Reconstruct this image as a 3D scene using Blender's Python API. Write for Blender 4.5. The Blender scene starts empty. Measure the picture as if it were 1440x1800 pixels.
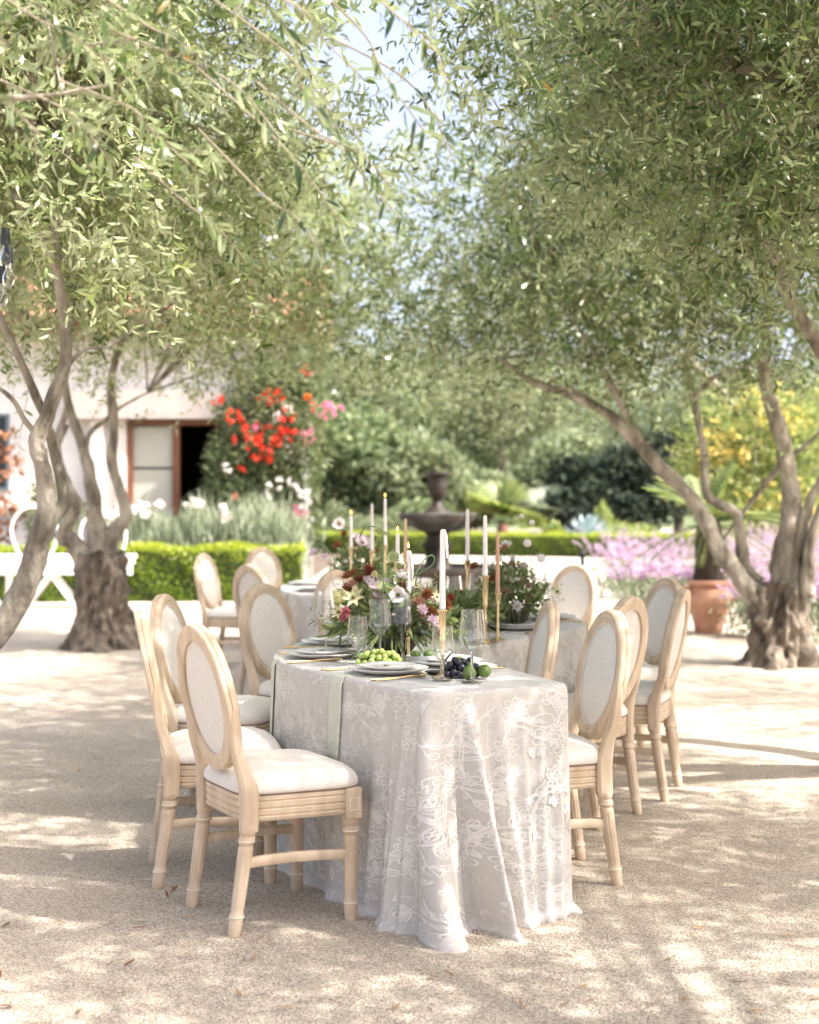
import bpy, bmesh, math, random
import numpy as np
from mathutils import Vector, Matrix, noise
R = math.radians
scene = bpy.context.scene
# ------------------------------------------------------------------ camera, sky, sun, exposure
CAMH, FPX, HY = 1.34, 2500.0, 897.0
cam_d = bpy.data.cameras.new('camera'); cam = bpy.data.objects.new('camera', cam_d)
scene.collection.objects.link(cam); scene.camera = cam
cam_d.lens = 50; cam_d.sensor_width = 36; cam_d.clip_start = .05; cam_d.clip_end = 2000
cam.location = (0, 0, CAMH); cam.rotation_euler = (R(90) - 3 / FPX, 0, 0)
cam_d.dof.use_dof = True; cam_d.dof.focus_distance = 4.85; cam_d.dof.aperture_fstop = 2.5
SUN_AZ = Vector((.93, -.36)).normalized(); SUN_EL = R(50)
sund = Vector((SUN_AZ.x * math.cos(SUN_EL), SUN_AZ.y * math.cos(SUN_EL), math.sin(SUN_EL)))
world = bpy.data.worlds.new('World'); scene.world = world; world.use_nodes = True
wn = world.node_tree.nodes; sky = wn.new('ShaderNodeTexSky'); sky.sky_type = 'NISHITA'; sky.sun_disc = False
sky.sun_elevation = SUN_EL; sky.sun_rotation = math.atan2(SUN_AZ.x, SUN_AZ.y); sky.dust_density = 6
sky.air_density = .55; sky.ozone_density = .4
wn['Background'].inputs['Strength'].default_value = .15
veil = wn.new('ShaderNodeMix'); veil.data_type = 'RGBA'; veil.blend_type = 'ADD'; veil.inputs[0].default_value = 1   # thin bright high haze over the whole sky
veil.inputs[7].default_value = (.95, .94, .92, 1); veil.clamp_result = False
world.node_tree.links.new(sky.outputs[0], veil.inputs[6]); world.node_tree.links.new(veil.outputs[2], wn['Background'].inputs['Color'])
sl = bpy.data.lights.new('sun', 'SUN'); sl.energy = 4.3; sl.angle = R(.6); sl.color = (1, .955, .885)
so = bpy.data.objects.new('sun', sl); scene.collection.objects.link(so)
so.rotation_euler = (-sund).to_track_quat('-Z', 'Y').to_euler(); so.location = sund * 40
vs = scene.view_settings; vs.view_transform = 'Standard'; vs.look = 'None'; vs.gamma = 1; vs.use_curve_mapping = False
vs.exposure = 1.55
cy = scene.cycles
cy.max_bounces = 14; cy.diffuse_bounces = 4; cy.transparent_max_bounces = 24; cy.transmission_bounces = 14; cy.glossy_bounces = 4
cy.caustics_reflective = False; cy.caustics_refractive = False; cy.sample_clamp_indirect = 6
cy.use_denoising = True
random.seed(4); rng = np.random.default_rng(7)
COL = scene.collection
U = random.uniform
def at(x, y, d): return Vector(((x - 720) / FPX * d, d, CAMH - (y - HY) / FPX * d))
def gat(x, y):                       # a point of the ground
    d = CAMH * FPX / (y - HY); return Vector(((x - 720) / FPX * d, d, 0))
TZ = .762
def tat(x, y):                       # a point of the table top
    d = (CAMH - TZ) * FPX / (y - HY); return Vector(((x - 720) / FPX * d, d, TZ))

# ------------------------------------------------------------------ materials
MATS = {}
def mat(name, col, rough=.6, metal=0, spec=.5, sheen=0, sub=None, coat=0):
    m = bpy.data.materials.new(name); m.use_nodes = True
    b = m.node_tree.nodes['Principled BSDF']
    b.inputs['Base Color'].default_value = (*col, 1); b.inputs['Roughness'].default_value = rough
    b.inputs['Metallic'].default_value = metal; b.inputs['Specular IOR Level'].default_value = spec
    b.inputs['Sheen Weight'].default_value = sheen; b.inputs['Coat Weight'].default_value = coat
    if sub:
        b.inputs['Subsurface Weight'].default_value = sub; b.inputs['Subsurface Scale'].default_value = .01
    MATS[name] = m; return m
def N(m, t, **kw):
    n = m.node_tree.nodes.new(t)
    for k, v in kw.items():
        if k in n.inputs: n.inputs[k].default_value = v
        else: setattr(n, k, v)
    return n
def L(m, a, b): m.node_tree.links.new(a, b)
def noise_col(m, c1, c2, scale=8, detail=4, coord='Object', stretch=(1, 1, 1), bump=0, bscale=None, bdist=.01, pos=(.3, .7)):
    b = m.node_tree.nodes['Principled BSDF']
    tc = N(m, 'ShaderNodeTexCoord'); mp = N(m, 'ShaderNodeMapping'); mp.inputs['Scale'].default_value = stretch
    L(m, tc.outputs[coord], mp.inputs[0])
    nz = N(m, 'ShaderNodeTexNoise', Scale=scale, Detail=detail); L(m, mp.outputs[0], nz.inputs['Vector'])
    cr = N(m, 'ShaderNodeValToRGB'); e = cr.color_ramp.elements
    e[0].position, e[1].position = pos; e[0].color = (*c1, 1); e[1].color = (*c2, 1)
    L(m, nz.outputs['Fac'], cr.inputs[0]); L(m, cr.outputs[0], b.inputs['Base Color'])
    if bump:
        n2 = N(m, 'ShaderNodeTexNoise', Scale=bscale or scale * 3, Detail=5); L(m, mp.outputs[0], n2.inputs['Vector'])
        bp = N(m, 'ShaderNodeBump', Strength=bump, Distance=bdist); L(m, n2.outputs['Fac'], bp.inputs['Height'])
        L(m, bp.outputs[0], b.inputs['Normal'])
    return m
def leaf_mat(name, stops, back=None, trans=.35, rough=.45):
    """two-sided leaf: colour from the per-leaf attribute rnd, paler underside, some light let through"""
    m = bpy.data.materials.new(name); m.use_nodes = True; nt = m.node_tree
    b = nt.nodes['Principled BSDF']; b.inputs['Roughness'].default_value = rough
    a = N(m, 'ShaderNodeAttribute'); a.attribute_name = 'rnd'
    cr = N(m, 'ShaderNodeValToRGB'); el = cr.color_ramp.elements
    for i, (p, c) in enumerate(stops):
        e = el[i] if i < 2 else el.new(p)
        e.position = p; e.color = (*c, 1)
    L(m, a.outputs['Fac'], cr.inputs[0]); src = cr.outputs[0]
    if back:
        g = N(m, 'ShaderNodeNewGeometry'); mx = N(m, 'ShaderNodeMix'); mx.data_type = 'RGBA'
        L(m, g.outputs['Backfacing'], mx.inputs[0]); L(m, src, mx.inputs[6]); mx.inputs[7].default_value = (*back, 1)
        src = mx.outputs[2]
    L(m, src, b.inputs['Base Color'])
    tr = N(m, 'ShaderNodeBsdfTranslucent'); ms = N(m, 'ShaderNodeMixShader'); ms.inputs[0].default_value = trans
    hs = N(m, 'ShaderNodeHueSaturation', Saturation=1.15, Value=1.7); L(m, src, hs.inputs['Color']); L(m, hs.outputs[0], tr.inputs['Color'])
    L(m, b.outputs[0], ms.inputs[1]); L(m, tr.outputs[0], ms.inputs[2]); L(m, ms.outputs[0], nt.nodes['Material Output'].inputs[0])
    MATS[name] = m; return m

wood = mat('oak', (.60, .44, .29), .55)
noise_col(wood, (.46, .345, .235), (.64, .51, .375), 6, 6, stretch=(3, 3, 1), bump=.2, bscale=16, bdist=.004, pos=(.32, .62))
wash = mat('whitewash', (.78, .70, .58), .7)
linen = mat('linen', (.80, .76, .70), .9, sheen=.25)
noise_col(linen, (.655, .61, .55), (.735, .69, .63), 60, 3, bump=.12, bscale=420, bdist=.001)
piping = mat('piping', (.20, .11, .09), .8)
cloth_m = mat('cloth', (.60, .545, .525), .85, sheen=.2)
noise_col(cloth_m, (.495, .465, .43), (.535, .505, .47), 30, 3, bump=.1, bscale=500, bdist=.0008)
def vine_lines(m, col, scale, w, amt):
    """fine pale tendrils woven between the drawn motifs"""
    b = m.node_tree.nodes['Principled BSDF']; src = b.inputs['Base Color'].links[0].from_socket
    tc = N(m, 'ShaderNodeTexCoord'); nz = N(m, 'ShaderNodeTexNoise', Scale=scale, Detail=2.); L(m, tc.outputs['Object'], nz.inputs['Vector'])
    s1 = N(m, 'ShaderNodeMath', operation='SUBTRACT'); s1.inputs[1].default_value = .5; L(m, nz.outputs['Fac'], s1.inputs[0])
    s2 = N(m, 'ShaderNodeMath', operation='ABSOLUTE'); L(m, s1.outputs[0], s2.inputs[0])
    r = N(m, 'ShaderNodeMapRange'); r.inputs[1].default_value = w * .4; r.inputs[2].default_value = w; r.inputs[3].default_value = amt; r.inputs[4].default_value = 0; L(m, s2.outputs[0], r.inputs[0])
    mx = N(m, 'ShaderNodeMix'); mx.data_type = 'RGBA'; L(m, r.outputs[0], mx.inputs[0]); L(m, src, mx.inputs[6]); mx.inputs[7].default_value = (*col, 1); L(m, mx.outputs[2], b.inputs['Base Color'])
vine_lines(cloth_m, (.73, .71, .685), 9., .010, .6); vine_lines(cloth_m, (.73, .71, .685), 24., .014, .28)
print_m = mat('print', (.74, .71, .672), .85)
sage_l = mat('sage_linen', (.55, .56, .46), .9, sheen=.2)
noise_col(sage_l, (.52, .53, .43), (.60, .61, .51), 40, 3, bump=.15, bscale=500, bdist=.001)
gold = mat('gold', (.80, .57, .29), .22, 1)
brass = mat('brass', (.76, .60, .37), .25, 1)
wax = mat('wax', (.86, .80, .77), .45, sub=.15)
wax_p = mat('wax_pink', (.62, .33, .22), .5)
wax_t = mat('wax_tan', (.66, .44, .30), .5)
china = mat('china', (.80, .78, .76), .25)
stone_c = mat('stoneware', (.68, .66, .63), .35)
paper = mat('paper', (.78, .75, .66), .8)
dark_pot = mat('dark_pot', (.045, .033, .025), .5)
bowl_m = mat('grey_bowl', (.36, .38, .39), .35)
black_m = mat('black', (.015, .015, .016), .4)
board_m = mat('board', (.34, .16, .11), .6); noise_col(board_m, (.26, .12, .08), (.44, .24, .17), 6, 4, stretch=(1, 8, 1))
grape_g = mat('green_grape', (.38, .48, .12), .25, sub=.2, coat=.3); noise_col(grape_g, (.33, .45, .10), (.46, .55, .18), 30)
grape_b = mat('black_grape', (.02, .018, .035), .3); noise_col(grape_b, (.008, .007, .014), (.035, .036, .06), 40, bump=.02)
fig_m = mat('green_fig', (.10, .17, .035), .5); noise_col(fig_m, (.07, .13, .025), (.17, .24, .06), 18, stretch=(1, 1, .3))
bark = mat('bark', (.26, .22, .18), .9)
noise_col(bark, (.12, .10, .078), (.42, .375, .31), 9, 8, stretch=(1, 1, .45), bump=1, bscale=30, bdist=.03, pos=(.34, .66))
barkd = mat('old_bark', (.16, .12, .09), .95)
noise_col(barkd, (.045, .034, .025), (.28, .23, .18), 9, 8, stretch=(1, 1, .5), bump=1, bscale=18, bdist=.04)
twig_m = mat('twig', (.26, .22, .16), .8)
leaf_o = leaf_mat('olive_leaf', [(0, (.016, .034, .010)), (.4, (.075, .12, .036)), (.95, (.215, .27, .10)), (.985, (.22, .20, .07)), (1, (.30, .19, .06))], (.285, .335, .19), .27, .28)
leaf_o2 = leaf_mat('olive_leaf_pale', [(0, (.026, .05, .014)), (.4, (.13, .175, .058)), (1, (.32, .35, .155))], (.37, .41, .25), .34, .28)
bloss_m = mat('olive_blossom', (.46, .47, .22), .7)
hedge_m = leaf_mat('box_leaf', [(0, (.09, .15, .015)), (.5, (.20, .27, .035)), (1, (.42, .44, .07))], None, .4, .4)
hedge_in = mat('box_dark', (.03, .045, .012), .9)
green_a = leaf_mat('tree_green', [(0, (.06, .095, .04)), (.5, (.14, .185, .085)), (1, (.26, .30, .15))], None, .3, .7)
green_b = leaf_mat('tree_grey_green', [(0, (.09, .12, .06)), (.5, (.17, .205, .11)), (1, (.30, .33, .19))], None, .3, .7)
green_shade = leaf_mat('tree_painted_shade', [(0, (.006, .012, .007)), (.6, (.014, .024, .012)), (1, (.035, .05, .022))], None, .1, .9)  # near-black leaf colour paints in the shade of the recess between trees
green_y = leaf_mat('yellow_green', [(0, (.12, .17, .045)), (.5, (.23, .28, .09)), (1, (.38, .40, .17))], None, .36)
grey_l = leaf_mat('silver_leaf', [(0, (.16, .20, .13)), (.5, (.27, .31, .21)), (1, (.42, .45, .34))], None, .3)
agave_m = leaf_mat('agave', [(0, (.24, .33, .33)), (1, (.44, .52, .52))], None, .1)
stem_m = mat('stem', (.10, .16, .05), .6)
tendril_m = mat('tendril', (.10, .17, .07), .5)
arr_leaf = leaf_mat('arrangement_leaf', [(0, (.07, .11, .04)), (.5, (.17, .22, .09)), (1, (.34, .37, .18))], None, .4)
def petal(name, c, t=.35):
    return leaf_mat(name, [(0, tuple(x * .8 for x in c)), (1, tuple(min(1, x * 1.12) for x in c))], None, t, .6)
p_white = petal('petal_white', (.76, .72, .70)); p_lil = petal('petal_lilac', (.66, .54, .60)); p_rust = petal('petal_rust', (.30, .13, .07))
p_burg = petal('petal_burgundy', (.16, .04, .03)); p_yel = petal('petal_yellow', (.66, .63, .38)); p_pink = petal('petal_pink', (.52, .22, .24))
p_peach = petal('petal_peach', (.50, .31, .23)); p_red = petal('petal_red', (.62, .045, .02), .3); p_hot = petal('petal_hot_pink', (.75, .25, .42))
p_pur = petal('petal_purple', (.50, .36, .50)); p_gold = petal('petal_gold', (.66, .54, .20)); p_or = petal('petal_orange', (.75, .30, .06))
p_rustleaf = petal('leaf_rust', (.26, .12, .06), .15)
stam = mat('stamen', (.13, .10, .03), .8)
stucco = mat('stucco', (.74, .72, .70), .9); noise_col(stucco, (.68, .66, .65), (.78, .765, .75), 3, 5, bump=.2, bscale=60)
pinkst = mat('pink_stucco', (.70, .60, .54), .9); noise_col(pinkst, (.66, .585, .54), (.75, .68, .63), 3, 4, bump=.2, bscale=60)
door_w = mat('door_wood', (.20, .075, .035), .5); noise_col(door_w, (.15, .05, .025), (.27, .11, .055), 4, 4, stretch=(8, 8, .6))
blind = mat('blind', (.52, .52, .45), .7)
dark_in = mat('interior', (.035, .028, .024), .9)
roof_m = mat('roof_tile', (.42, .19, .11), .85); noise_col(roof_m, (.34, .14, .08), (.50, .26, .16), 3)
glassd = mat('window_glass', (.02, .03, .035), .06)
white_p = mat('white_paint', (.80, .79, .77), .55); noise_col(white_p, (.74, .73, .71), (.83, .82, .80), 9)
fstain = mat('fountain_stain', (.06, .04, .02), .6); noise_col(fstain, (.006, .004, .002), (.035, .022, .011), 5, 6, bump=.4, bscale=24)
fstone = mat('fountain_stone', (.22, .195, .17), .75)
noise_col(fstone, (.02, .016, .012), (.11, .10, .09), 3.5, 6, bump=.4, bscale=24)
terra = mat('terracotta', (.56, .28, .18), .8); noise_col(terra, (.46, .21, .13), (.64, .38, .27), 5, 5, bump=.1, bscale=40)
cyc_tr = mat('cycad_trunk', (.05, .036, .026), .95)
soil = mat('soil', (.10, .07, .05), .95)
hill_m = mat('hill_green', (.09, .12, .05), .95); noise_col(hill_m, (.05, .08, .03), (.14, .17, .08), .25, 6, bump=.6, bscale=2, bdist=.6)
flame_m = bpy.data.materials.new('flame'); flame_m.use_nodes = True
_b = flame_m.node_tree.nodes['Principled BSDF']; _b.inputs['Base Color'].default_value = (1, .6, .15, 1)
_b.inputs['Emission Color'].default_value = (1, .55, .12, 1); _b.inputs['Emission Strength'].default_value = 3
# glass: thin clear wall (transmits straight through, reflects by Fresnel) and solid glass for stems
tglass = bpy.data.materials.new('thin_glass'); tglass.use_nodes = True; _nt = tglass.node_tree
_t = N(tglass, 'ShaderNodeBsdfTransparent'); _t.inputs[0].default_value = (.985, .99, .99, 1)
_g = N(tglass, 'ShaderNodeBsdfGlossy', Roughness=.02); _f = N(tglass, 'ShaderNodeFresnel', IOR=1.5)
_mm = N(tglass, 'ShaderNodeMath', operation='MULTIPLY'); _mm.inputs[1].default_value = 1.05; _mm.use_clamp = True
_m = N(tglass, 'ShaderNodeMixShader')
L(tglass, _f.outputs[0], _mm.inputs[0]); L(tglass, _mm.outputs[0], _m.inputs[0]); L(tglass, _t.outputs[0], _m.inputs[1]); L(tglass, _g.outputs[0], _m.inputs[2])
L(tglass, _m.outputs[0], _nt.nodes['Material Output'].inputs[0])
sglass = mat('solid_glass', (1, 1, 1), .01); sglass.node_tree.nodes['Principled BSDF'].inputs['Transmission Weight'].default_value = 1
# gravel ground
ground_m = mat('gravel', (.45, .37, .29), .95)
def ground_nodes(m, a, b_, c, extra=1):
    bs = m.node_tree.nodes['Principled BSDF']; g = N(m, 'ShaderNodeTexCoord')
    n1 = N(m, 'ShaderNodeTexNoise', Scale=95., Detail=4.); n2 = N(m, 'ShaderNodeTexNoise', Scale=1.3, Detail=5.)
    v = N(m, 'ShaderNodeTexVoronoi', Scale=170.)
    for n in (n1, n2, v): L(m, g.outputs['Object'], n.inputs['Vector'])
    cr = N(m, 'ShaderNodeValToRGB'); e = cr.color_ramp.elements; e[0].position, e[1].position = .28, .72
    e[0].color = (*a, 1); e[1].color = (*c, 1); k = e.new(.48); k.color = (*b_, 1)
    L(m, v.outputs['Color'], cr.inputs[0])
    mx = N(m, 'ShaderNodeMix'); mx.data_type = 'RGBA'; mx.blend_type = 'MULTIPLY'; mx.inputs[0].default_value = .55
    c2 = N(m, 'ShaderNodeValToRGB'); e = c2.color_ramp.elements; e[0].position, e[1].position = .3, .7
    e[0].color = (.70, .66, .62, 1); e[1].color = (1, 1, 1, 1)
    L(m, n2.outputs['Fac'], c2.inputs[0]); L(m, cr.outputs[0], mx.inputs[6]); L(m, c2.outputs[0], mx.inputs[7]); L(m, mx.outputs[2], bs.inputs['Base Color'])
    ad = N(m, 'ShaderNodeMath', operation='ADD'); L(m, n1.outputs['Fac'], ad.inputs[0]); L(m, v.outputs['Distance'], ad.inputs[1])
    bp = N(m, 'ShaderNodeBump', Strength=.9, Distance=.006); L(m, ad.outputs[0], bp.inputs['Height'])
    n3 = N(m, 'ShaderNodeTexNoise', Scale=5., Detail=3.); L(m, g.outputs['Object'], n3.inputs['Vector'])
    bp2 = N(m, 'ShaderNodeBump', Strength=.5, Distance=.05); L(m, n3.outputs['Fac'], bp2.inputs['Height']); L(m, bp.outputs[0], bp2.inputs['Normal'])
    L(m, bp2.outputs[0], bs.inputs['Normal'])
ground_nodes(ground_m, (.36, .30, .235), (.53, .46, .37), (.67, .595, .495))
path_m = mat('sun_painted_gravel', (.6, .53, .45), .95); ground_nodes(path_m, (.46, .40, .33), (.60, .53, .45), (.70, .63, .55))  # same gravel made paler: full sun on the path is put into its colour
grain_m = mat('grain', (.45, .37, .29), .9); noise_col(grain_m, (.36, .285, .22), (.70, .60, .50), 60, 1, pos=(.35, .65))

# ------------------------------------------------------------------ mesh helpers
def tag(o, label=None, cat=None, group=None, kind=None):
    if label: o['label'] = label
    if cat: o['category'] = cat
    if group: o['group'] = group
    if kind: o['kind'] = kind
    return o
def empty(name, loc=(0, 0, 0), rz=0, label=None, cat=None, group=None):
    o = bpy.data.objects.new(name, None); COL.objects.link(o); o.location = loc; o.rotation_euler = (0, 0, rz)
    o.empty_display_size = .05
    return tag(o, label, cat, group)
def link(name, me, parent=None, loc=None, rot=None):
    o = bpy.data.objects.new(name, me); COL.objects.link(o)
    if parent: o.parent = parent
    if loc is not None: o.location = loc
    if rot is not None: o.rotation_euler = rot
    return o
def copy_tree(o, parent=None):
    c = o.copy(); COL.objects.link(c); c.parent = parent
    for ch in list(o.children): copy_tree(ch, c)
    return c
class MB:
    def __init__(s): s.v = []; s.f = []
    def add(s, vs, fs):
        n = len(s.v); s.v.extend([tuple(x) for x in vs]); s.f.extend([tuple(i + n for i in f) for f in fs]); return s
    def box(s, c, d, M=None):
        x, y, z = d[0] / 2, d[1] / 2, d[2] / 2; c = Vector(c)
        vs = [Vector((a * x, b * y, e * z)) for e in (-1, 1) for b in (-1, 1) for a in (-1, 1)]
        vs = [(M @ p if M else p) + c for p in vs]
        return s.add(vs, [(0, 2, 3, 1), (4, 5, 7, 6), (0, 1, 5, 4), (2, 6, 7, 3), (0, 4, 6, 2), (1, 3, 7, 5)])
    def bar(s, a, b, w, h):
        a, b = Vector(a), Vector(b); d = b - a
        return s.box((a + b) / 2, (w, h, d.length), d.to_track_quat('Z', 'Y').to_matrix())
    def lathe(s, prof, seg=24, c=(0, 0, 0), mod=None, M=None, cap=True):
        c = Vector(c); vs = []; fs = []; n = len(prof)
        for i, (r, z) in enumerate(prof):
            for k in range(seg):
                t = 2 * math.pi * k / seg; rr = r * (mod(t, z) if mod else 1)
                p = Vector((rr * math.cos(t), rr * math.sin(t), z)); vs.append((M @ p if M else p) + c)
        for i in range(n - 1):
            for k in range(seg):
                a, b = i * seg + k, i * seg + (k + 1) % seg; fs.append((a, b, b + seg, a + seg))
        if cap:
            fs.append(tuple(range(seg))[::-1]); fs.append(tuple(range((n - 1) * seg, n * seg)))
        return s.add(vs, fs)
    def tube(s, pts, rad, seg=8, cap=True, wob=None):
        pts = [Vector(p) for p in pts]; n = len(pts); vs = []; fs = []
        if not hasattr(rad, '__len__'): rad = [rad] * n
        up = Vector((.31, .17, .93)); prev = None
        for i in range(n):
            t = (pts[min(i + 1, n - 1)] - pts[max(i - 1, 0)]).normalized()
            a = (prev - t * prev.dot(t)) if prev else t.cross(up)
            if a.length < 1e-5: a = t.orthogonal()
            a.normalize(); prev = a; b = t.cross(a)
            for k in range(seg):
                th = 2 * math.pi * k / seg; r = rad[i] * (wob(i / (n - 1), th) if wob else 1)
                vs.append(pts[i] + (a * math.cos(th) + b * math.sin(th)) * r)
        for i in range(n - 1):
            for k in range(seg):
                a, b = i * seg + k, i * seg + (k + 1) % seg; fs.append((a, b, b + seg, a + seg))
        if cap: fs.append(tuple(range(seg))[::-1]); fs.append(tuple(range((n - 1) * seg, n * seg)))
        return s.add(vs, fs)
    def sphere(s, c, r, u=10, v=7, sc=(1, 1, 1)):
        prof = [(max(1e-4, math.sin(math.pi * i / v)) * r, -math.cos(math.pi * i / v) * r * sc[2]) for i in range(v + 1)]
        return s.lathe(prof, u, c, cap=False)
    def mesh(s, name, m, smooth=True, angle=None):
        me = bpy.data.meshes.new(name); me.from_pydata(s.v, [], s.f); me.update()
        if m: me.materials.append(m)
        if smooth:
            me.polygons.foreach_set('use_smooth', [True] * len(me.polygons))
            if angle: me.set_sharp_from_angle(angle=R(angle))
        return me
    def build(s, name, m, parent=None, smooth=True, angle=40, bevel=0, loc=None, rot=None):
        me = s.mesh(name, m, smooth, angle)
        if bevel:
            bm = bmesh.new(); bm.from_mesh(me)
            bmesh.ops.bevel(bm, geom=[e for e in bm.edges if e.is_manifold and e.calc_face_angle(0) > .6], offset=bevel, segments=2, affect='EDGES', profile=.7)
            bm.to_mesh(me); bm.free()
        return link(name, me, parent, loc, rot)
def spline(P, n):
    """Catmull-Rom through rows of P (any columns)"""
    P = np.asarray(P, float); m = len(P); out = []
    Q = np.vstack([2 * P[0] - P[1], P, 2 * P[-1] - P[-2]])
    for t in np.linspace(0, m - 1, n):
        i = min(int(t), m - 2); f = t - i; a, b, c, d = Q[i:i + 4]
        out.append(.5 * (2 * b + (c - a) * f + (2 * a - 5 * b + 4 * c - d) * f * f + (3 * b - a - 3 * c + d) * f ** 3))
    return np.array(out)
def np_mesh(name, V, faces_sizes, loops, m, rnd=None, smooth=False):
    me = bpy.data.meshes.new(name); V = np.asarray(V, np.float32)
    me.vertices.add(len(V)); me.vertices.foreach_set('co', V.ravel())
    me.loops.add(len(loops)); me.loops.foreach_set('vertex_index', np.asarray(loops, np.int32))
    st = np.concatenate([[0], np.cumsum(faces_sizes)[:-1]]).astype(np.int32)
    me.polygons.add(len(faces_sizes)); me.polygons.foreach_set('loop_start', st)
    if rnd is not None:
        at_ = me.attributes.new('rnd', 'FLOAT', 'POINT'); at_.data.foreach_set('value', np.asarray(rnd, np.float32))
    me.update(calc_edges=True); me.validate(); me.materials.append(m)
    if smooth: me.polygons.foreach_set('use_smooth', [True] * len(faces_sizes))
    return me
def nrm(a): return a / np.maximum(np.linalg.norm(a, axis=1, keepdims=True), 1e-9)
def leaves(pos, dr, up, ln, wd, fine=False, bend=.15):
    """leaf blades: returns vertices, face sizes, loops (diamonds, or six-point curved blades)"""
    n = len(pos); dr = nrm(dr); sd = nrm(np.cross(dr, up)); nm = np.cross(sd, dr)
    ln = np.broadcast_to(ln, n)[:, None]; wd = np.broadcast_to(wd, n)[:, None]
    if not fine:
        V = np.stack([pos, pos + dr * ln * .5 + sd * wd * .5 + nm * ln * .04, pos + dr * ln - nm * ln * bend * .5, pos + dr * ln * .5 - sd * wd * .5 + nm * ln * .04], 1)
        return V.reshape(-1, 3), np.full(n, 4), np.arange(n * 4), 4
    a, b = pos + dr * ln * .3 + nm * ln * .03, pos + dr * ln * .68 - nm * ln * bend * .25
    V = np.stack([pos, a + sd * wd * .45, b + sd * wd * .42, pos + dr * ln - nm * ln * bend * .8, b - sd * wd * .42, a - sd * wd * .45], 1)
    base = (np.arange(n) * 6)[:, None]
    lp = (base + np.array([0, 1, 5, 5, 1, 2, 4, 4, 2, 3])[None]).ravel()
    return V.reshape(-1, 3), np.tile([3, 4, 3], n), lp, 6
def foliage(name, pos, dr, up, ln, wd, m, parent=None, fine=False, rnd=None, bend=.15, kind=None):
    V, fs, lp, k = leaves(pos, dr, up, ln, wd, fine, bend)
    r = rng.random(len(pos)) if rnd is None else rnd
    o = link(name, np_mesh(name, V, fs, lp, m, np.repeat(r, k), fine), parent)
    if kind: o['kind'] = kind
    return o
def rdir(n): return nrm(rng.normal(size=(n, 3)))
def world_child(o, parent):
    o.parent = parent; o.location = -Vector(parent.location); return o
# ------------------------------------------------------------------ ground
def sheet(name, pts, z, m):
    me = bpy.data.meshes.new(name); me.from_pydata([(x, y, z) for x, y in pts], [], [tuple(range(len(pts)))]); me.materials.append(m)
    return tag(link(name, me), kind='structure')
sheet('ground', [(-400, -60), (400, -60), (400, 700), (-400, 700)], 0, ground_m)
sheet('path', [(-14, 17.2), (-4, 16.6), (2, 17.4), (8, 19.2), (30, 20), (30, 44), (-1.6, 44), (-1.6, 21.2), (-14, 20.2)], .004, path_m)
sheet('garden_bed', [(-16, 20.95), (-1.9, 21.2), (-1.9, 44.5), (40, 46), (40, 90), (-40, 90), (-40, 20.9)], .008, soil)
# loose grains where the gravel is close enough to show them
n = 52000
gd = 3.45 + rng.random(n) ** 1.25 * 3.2; gx = (rng.random(n) - .5) * gd * .66
gp = np.stack([gx, gd, np.full(n, .0012)], 1); gs = (.0016 + .0026 * rng.random(n) ** 2)[:, None]
oc = np.array([[1, 0, 0], [0, 1, 0], [-1, 0, 0], [0, -1, 0], [0, 0, 1.]])
th = rng.random(n) * 6.28; c_, s_ = np.cos(th), np.sin(th)
V = oc[None] * (.7 + .6 * rng.random((n, 5, 1)))
V = np.stack([V[..., 0] * c_[:, None] - V[..., 1] * s_[:, None], V[..., 0] * s_[:, None] + V[..., 1] * c_[:, None], V[..., 2] * .8], 2) * gs[:, None] + gp[:, None]
lp = ((np.arange(n) * 5)[:, None] + np.array([0, 1, 4, 1, 2, 4, 2, 3, 4, 3, 0, 4])[None]).ravel()
o = link('gravel', np_mesh('gravel', V.reshape(-1, 3), np.full(n * 4, 3), lp, grain_m)); tag(o, 'loose pale gravel grains covering the ground in front', 'gravel', kind='stuff')
# hill behind everything
hp = []; hf = []
for j in range(14):
    for i in range(40):
        x = -160 + i * 8.2; y = 95 + j * 12
        hp.append((x, y, -1 + 11 * (1 - math.exp(-j / 5)) * (.75 + .25 * math.sin(x * .043 + 1) + .1 * math.sin(x * .11)) + U(-.5, .5)))
for j in range(13):
    for i in range(39): a = j * 40 + i; hf.append((a, a + 1, a + 41, a + 40))
tag(MB().add(hp, hf).build('hill', hill_m), kind='structure')

# ------------------------------------------------------------------ olive trees
def limb(parent, pts, name='limb', m=None, seg=20, n=None, gnarl=.12, ph=None):
    """pts: rows (X, Y, Z, radius); a bent tapering limb with an uneven skin"""
    k_ = RSC; pts = [(*p[:3], p[3] * k_) for p in pts]; P = spline(pts, n or len(pts) * 14); ph = U(0, 6) if ph is None else ph
    ln_ = float(np.sum(np.linalg.norm(np.diff(P[:, :3], axis=0), axis=1)))
    f = lambda t, th: 1 + gnarl * (math.sin(3 * th + 9 * t + ph) * .6 + math.sin(2 * th + 31 * t + ph) * .35) + .26 * noise.fractal(Vector((math.cos(th) * 1.3, math.sin(th) * 1.3, t * ln_ * 5 + ph)), 1, 2, 3) + .22 * max(0, noise.noise(Vector((math.cos(th) * .8, math.sin(th) * .8, t * ln_ * 3.3 + 2 * ph))) - .25)
    o = MB().tube(P[:, :3], list(P[:, 3]), seg, wob=f).build(name, m or bark, None, angle=None)
    return world_child(o, parent)
def px(rows):  # rows (x, y, depth, radius) seen in the photograph
    return [(*at(x, y, d), r) for x, y, d, r in rows]
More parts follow.
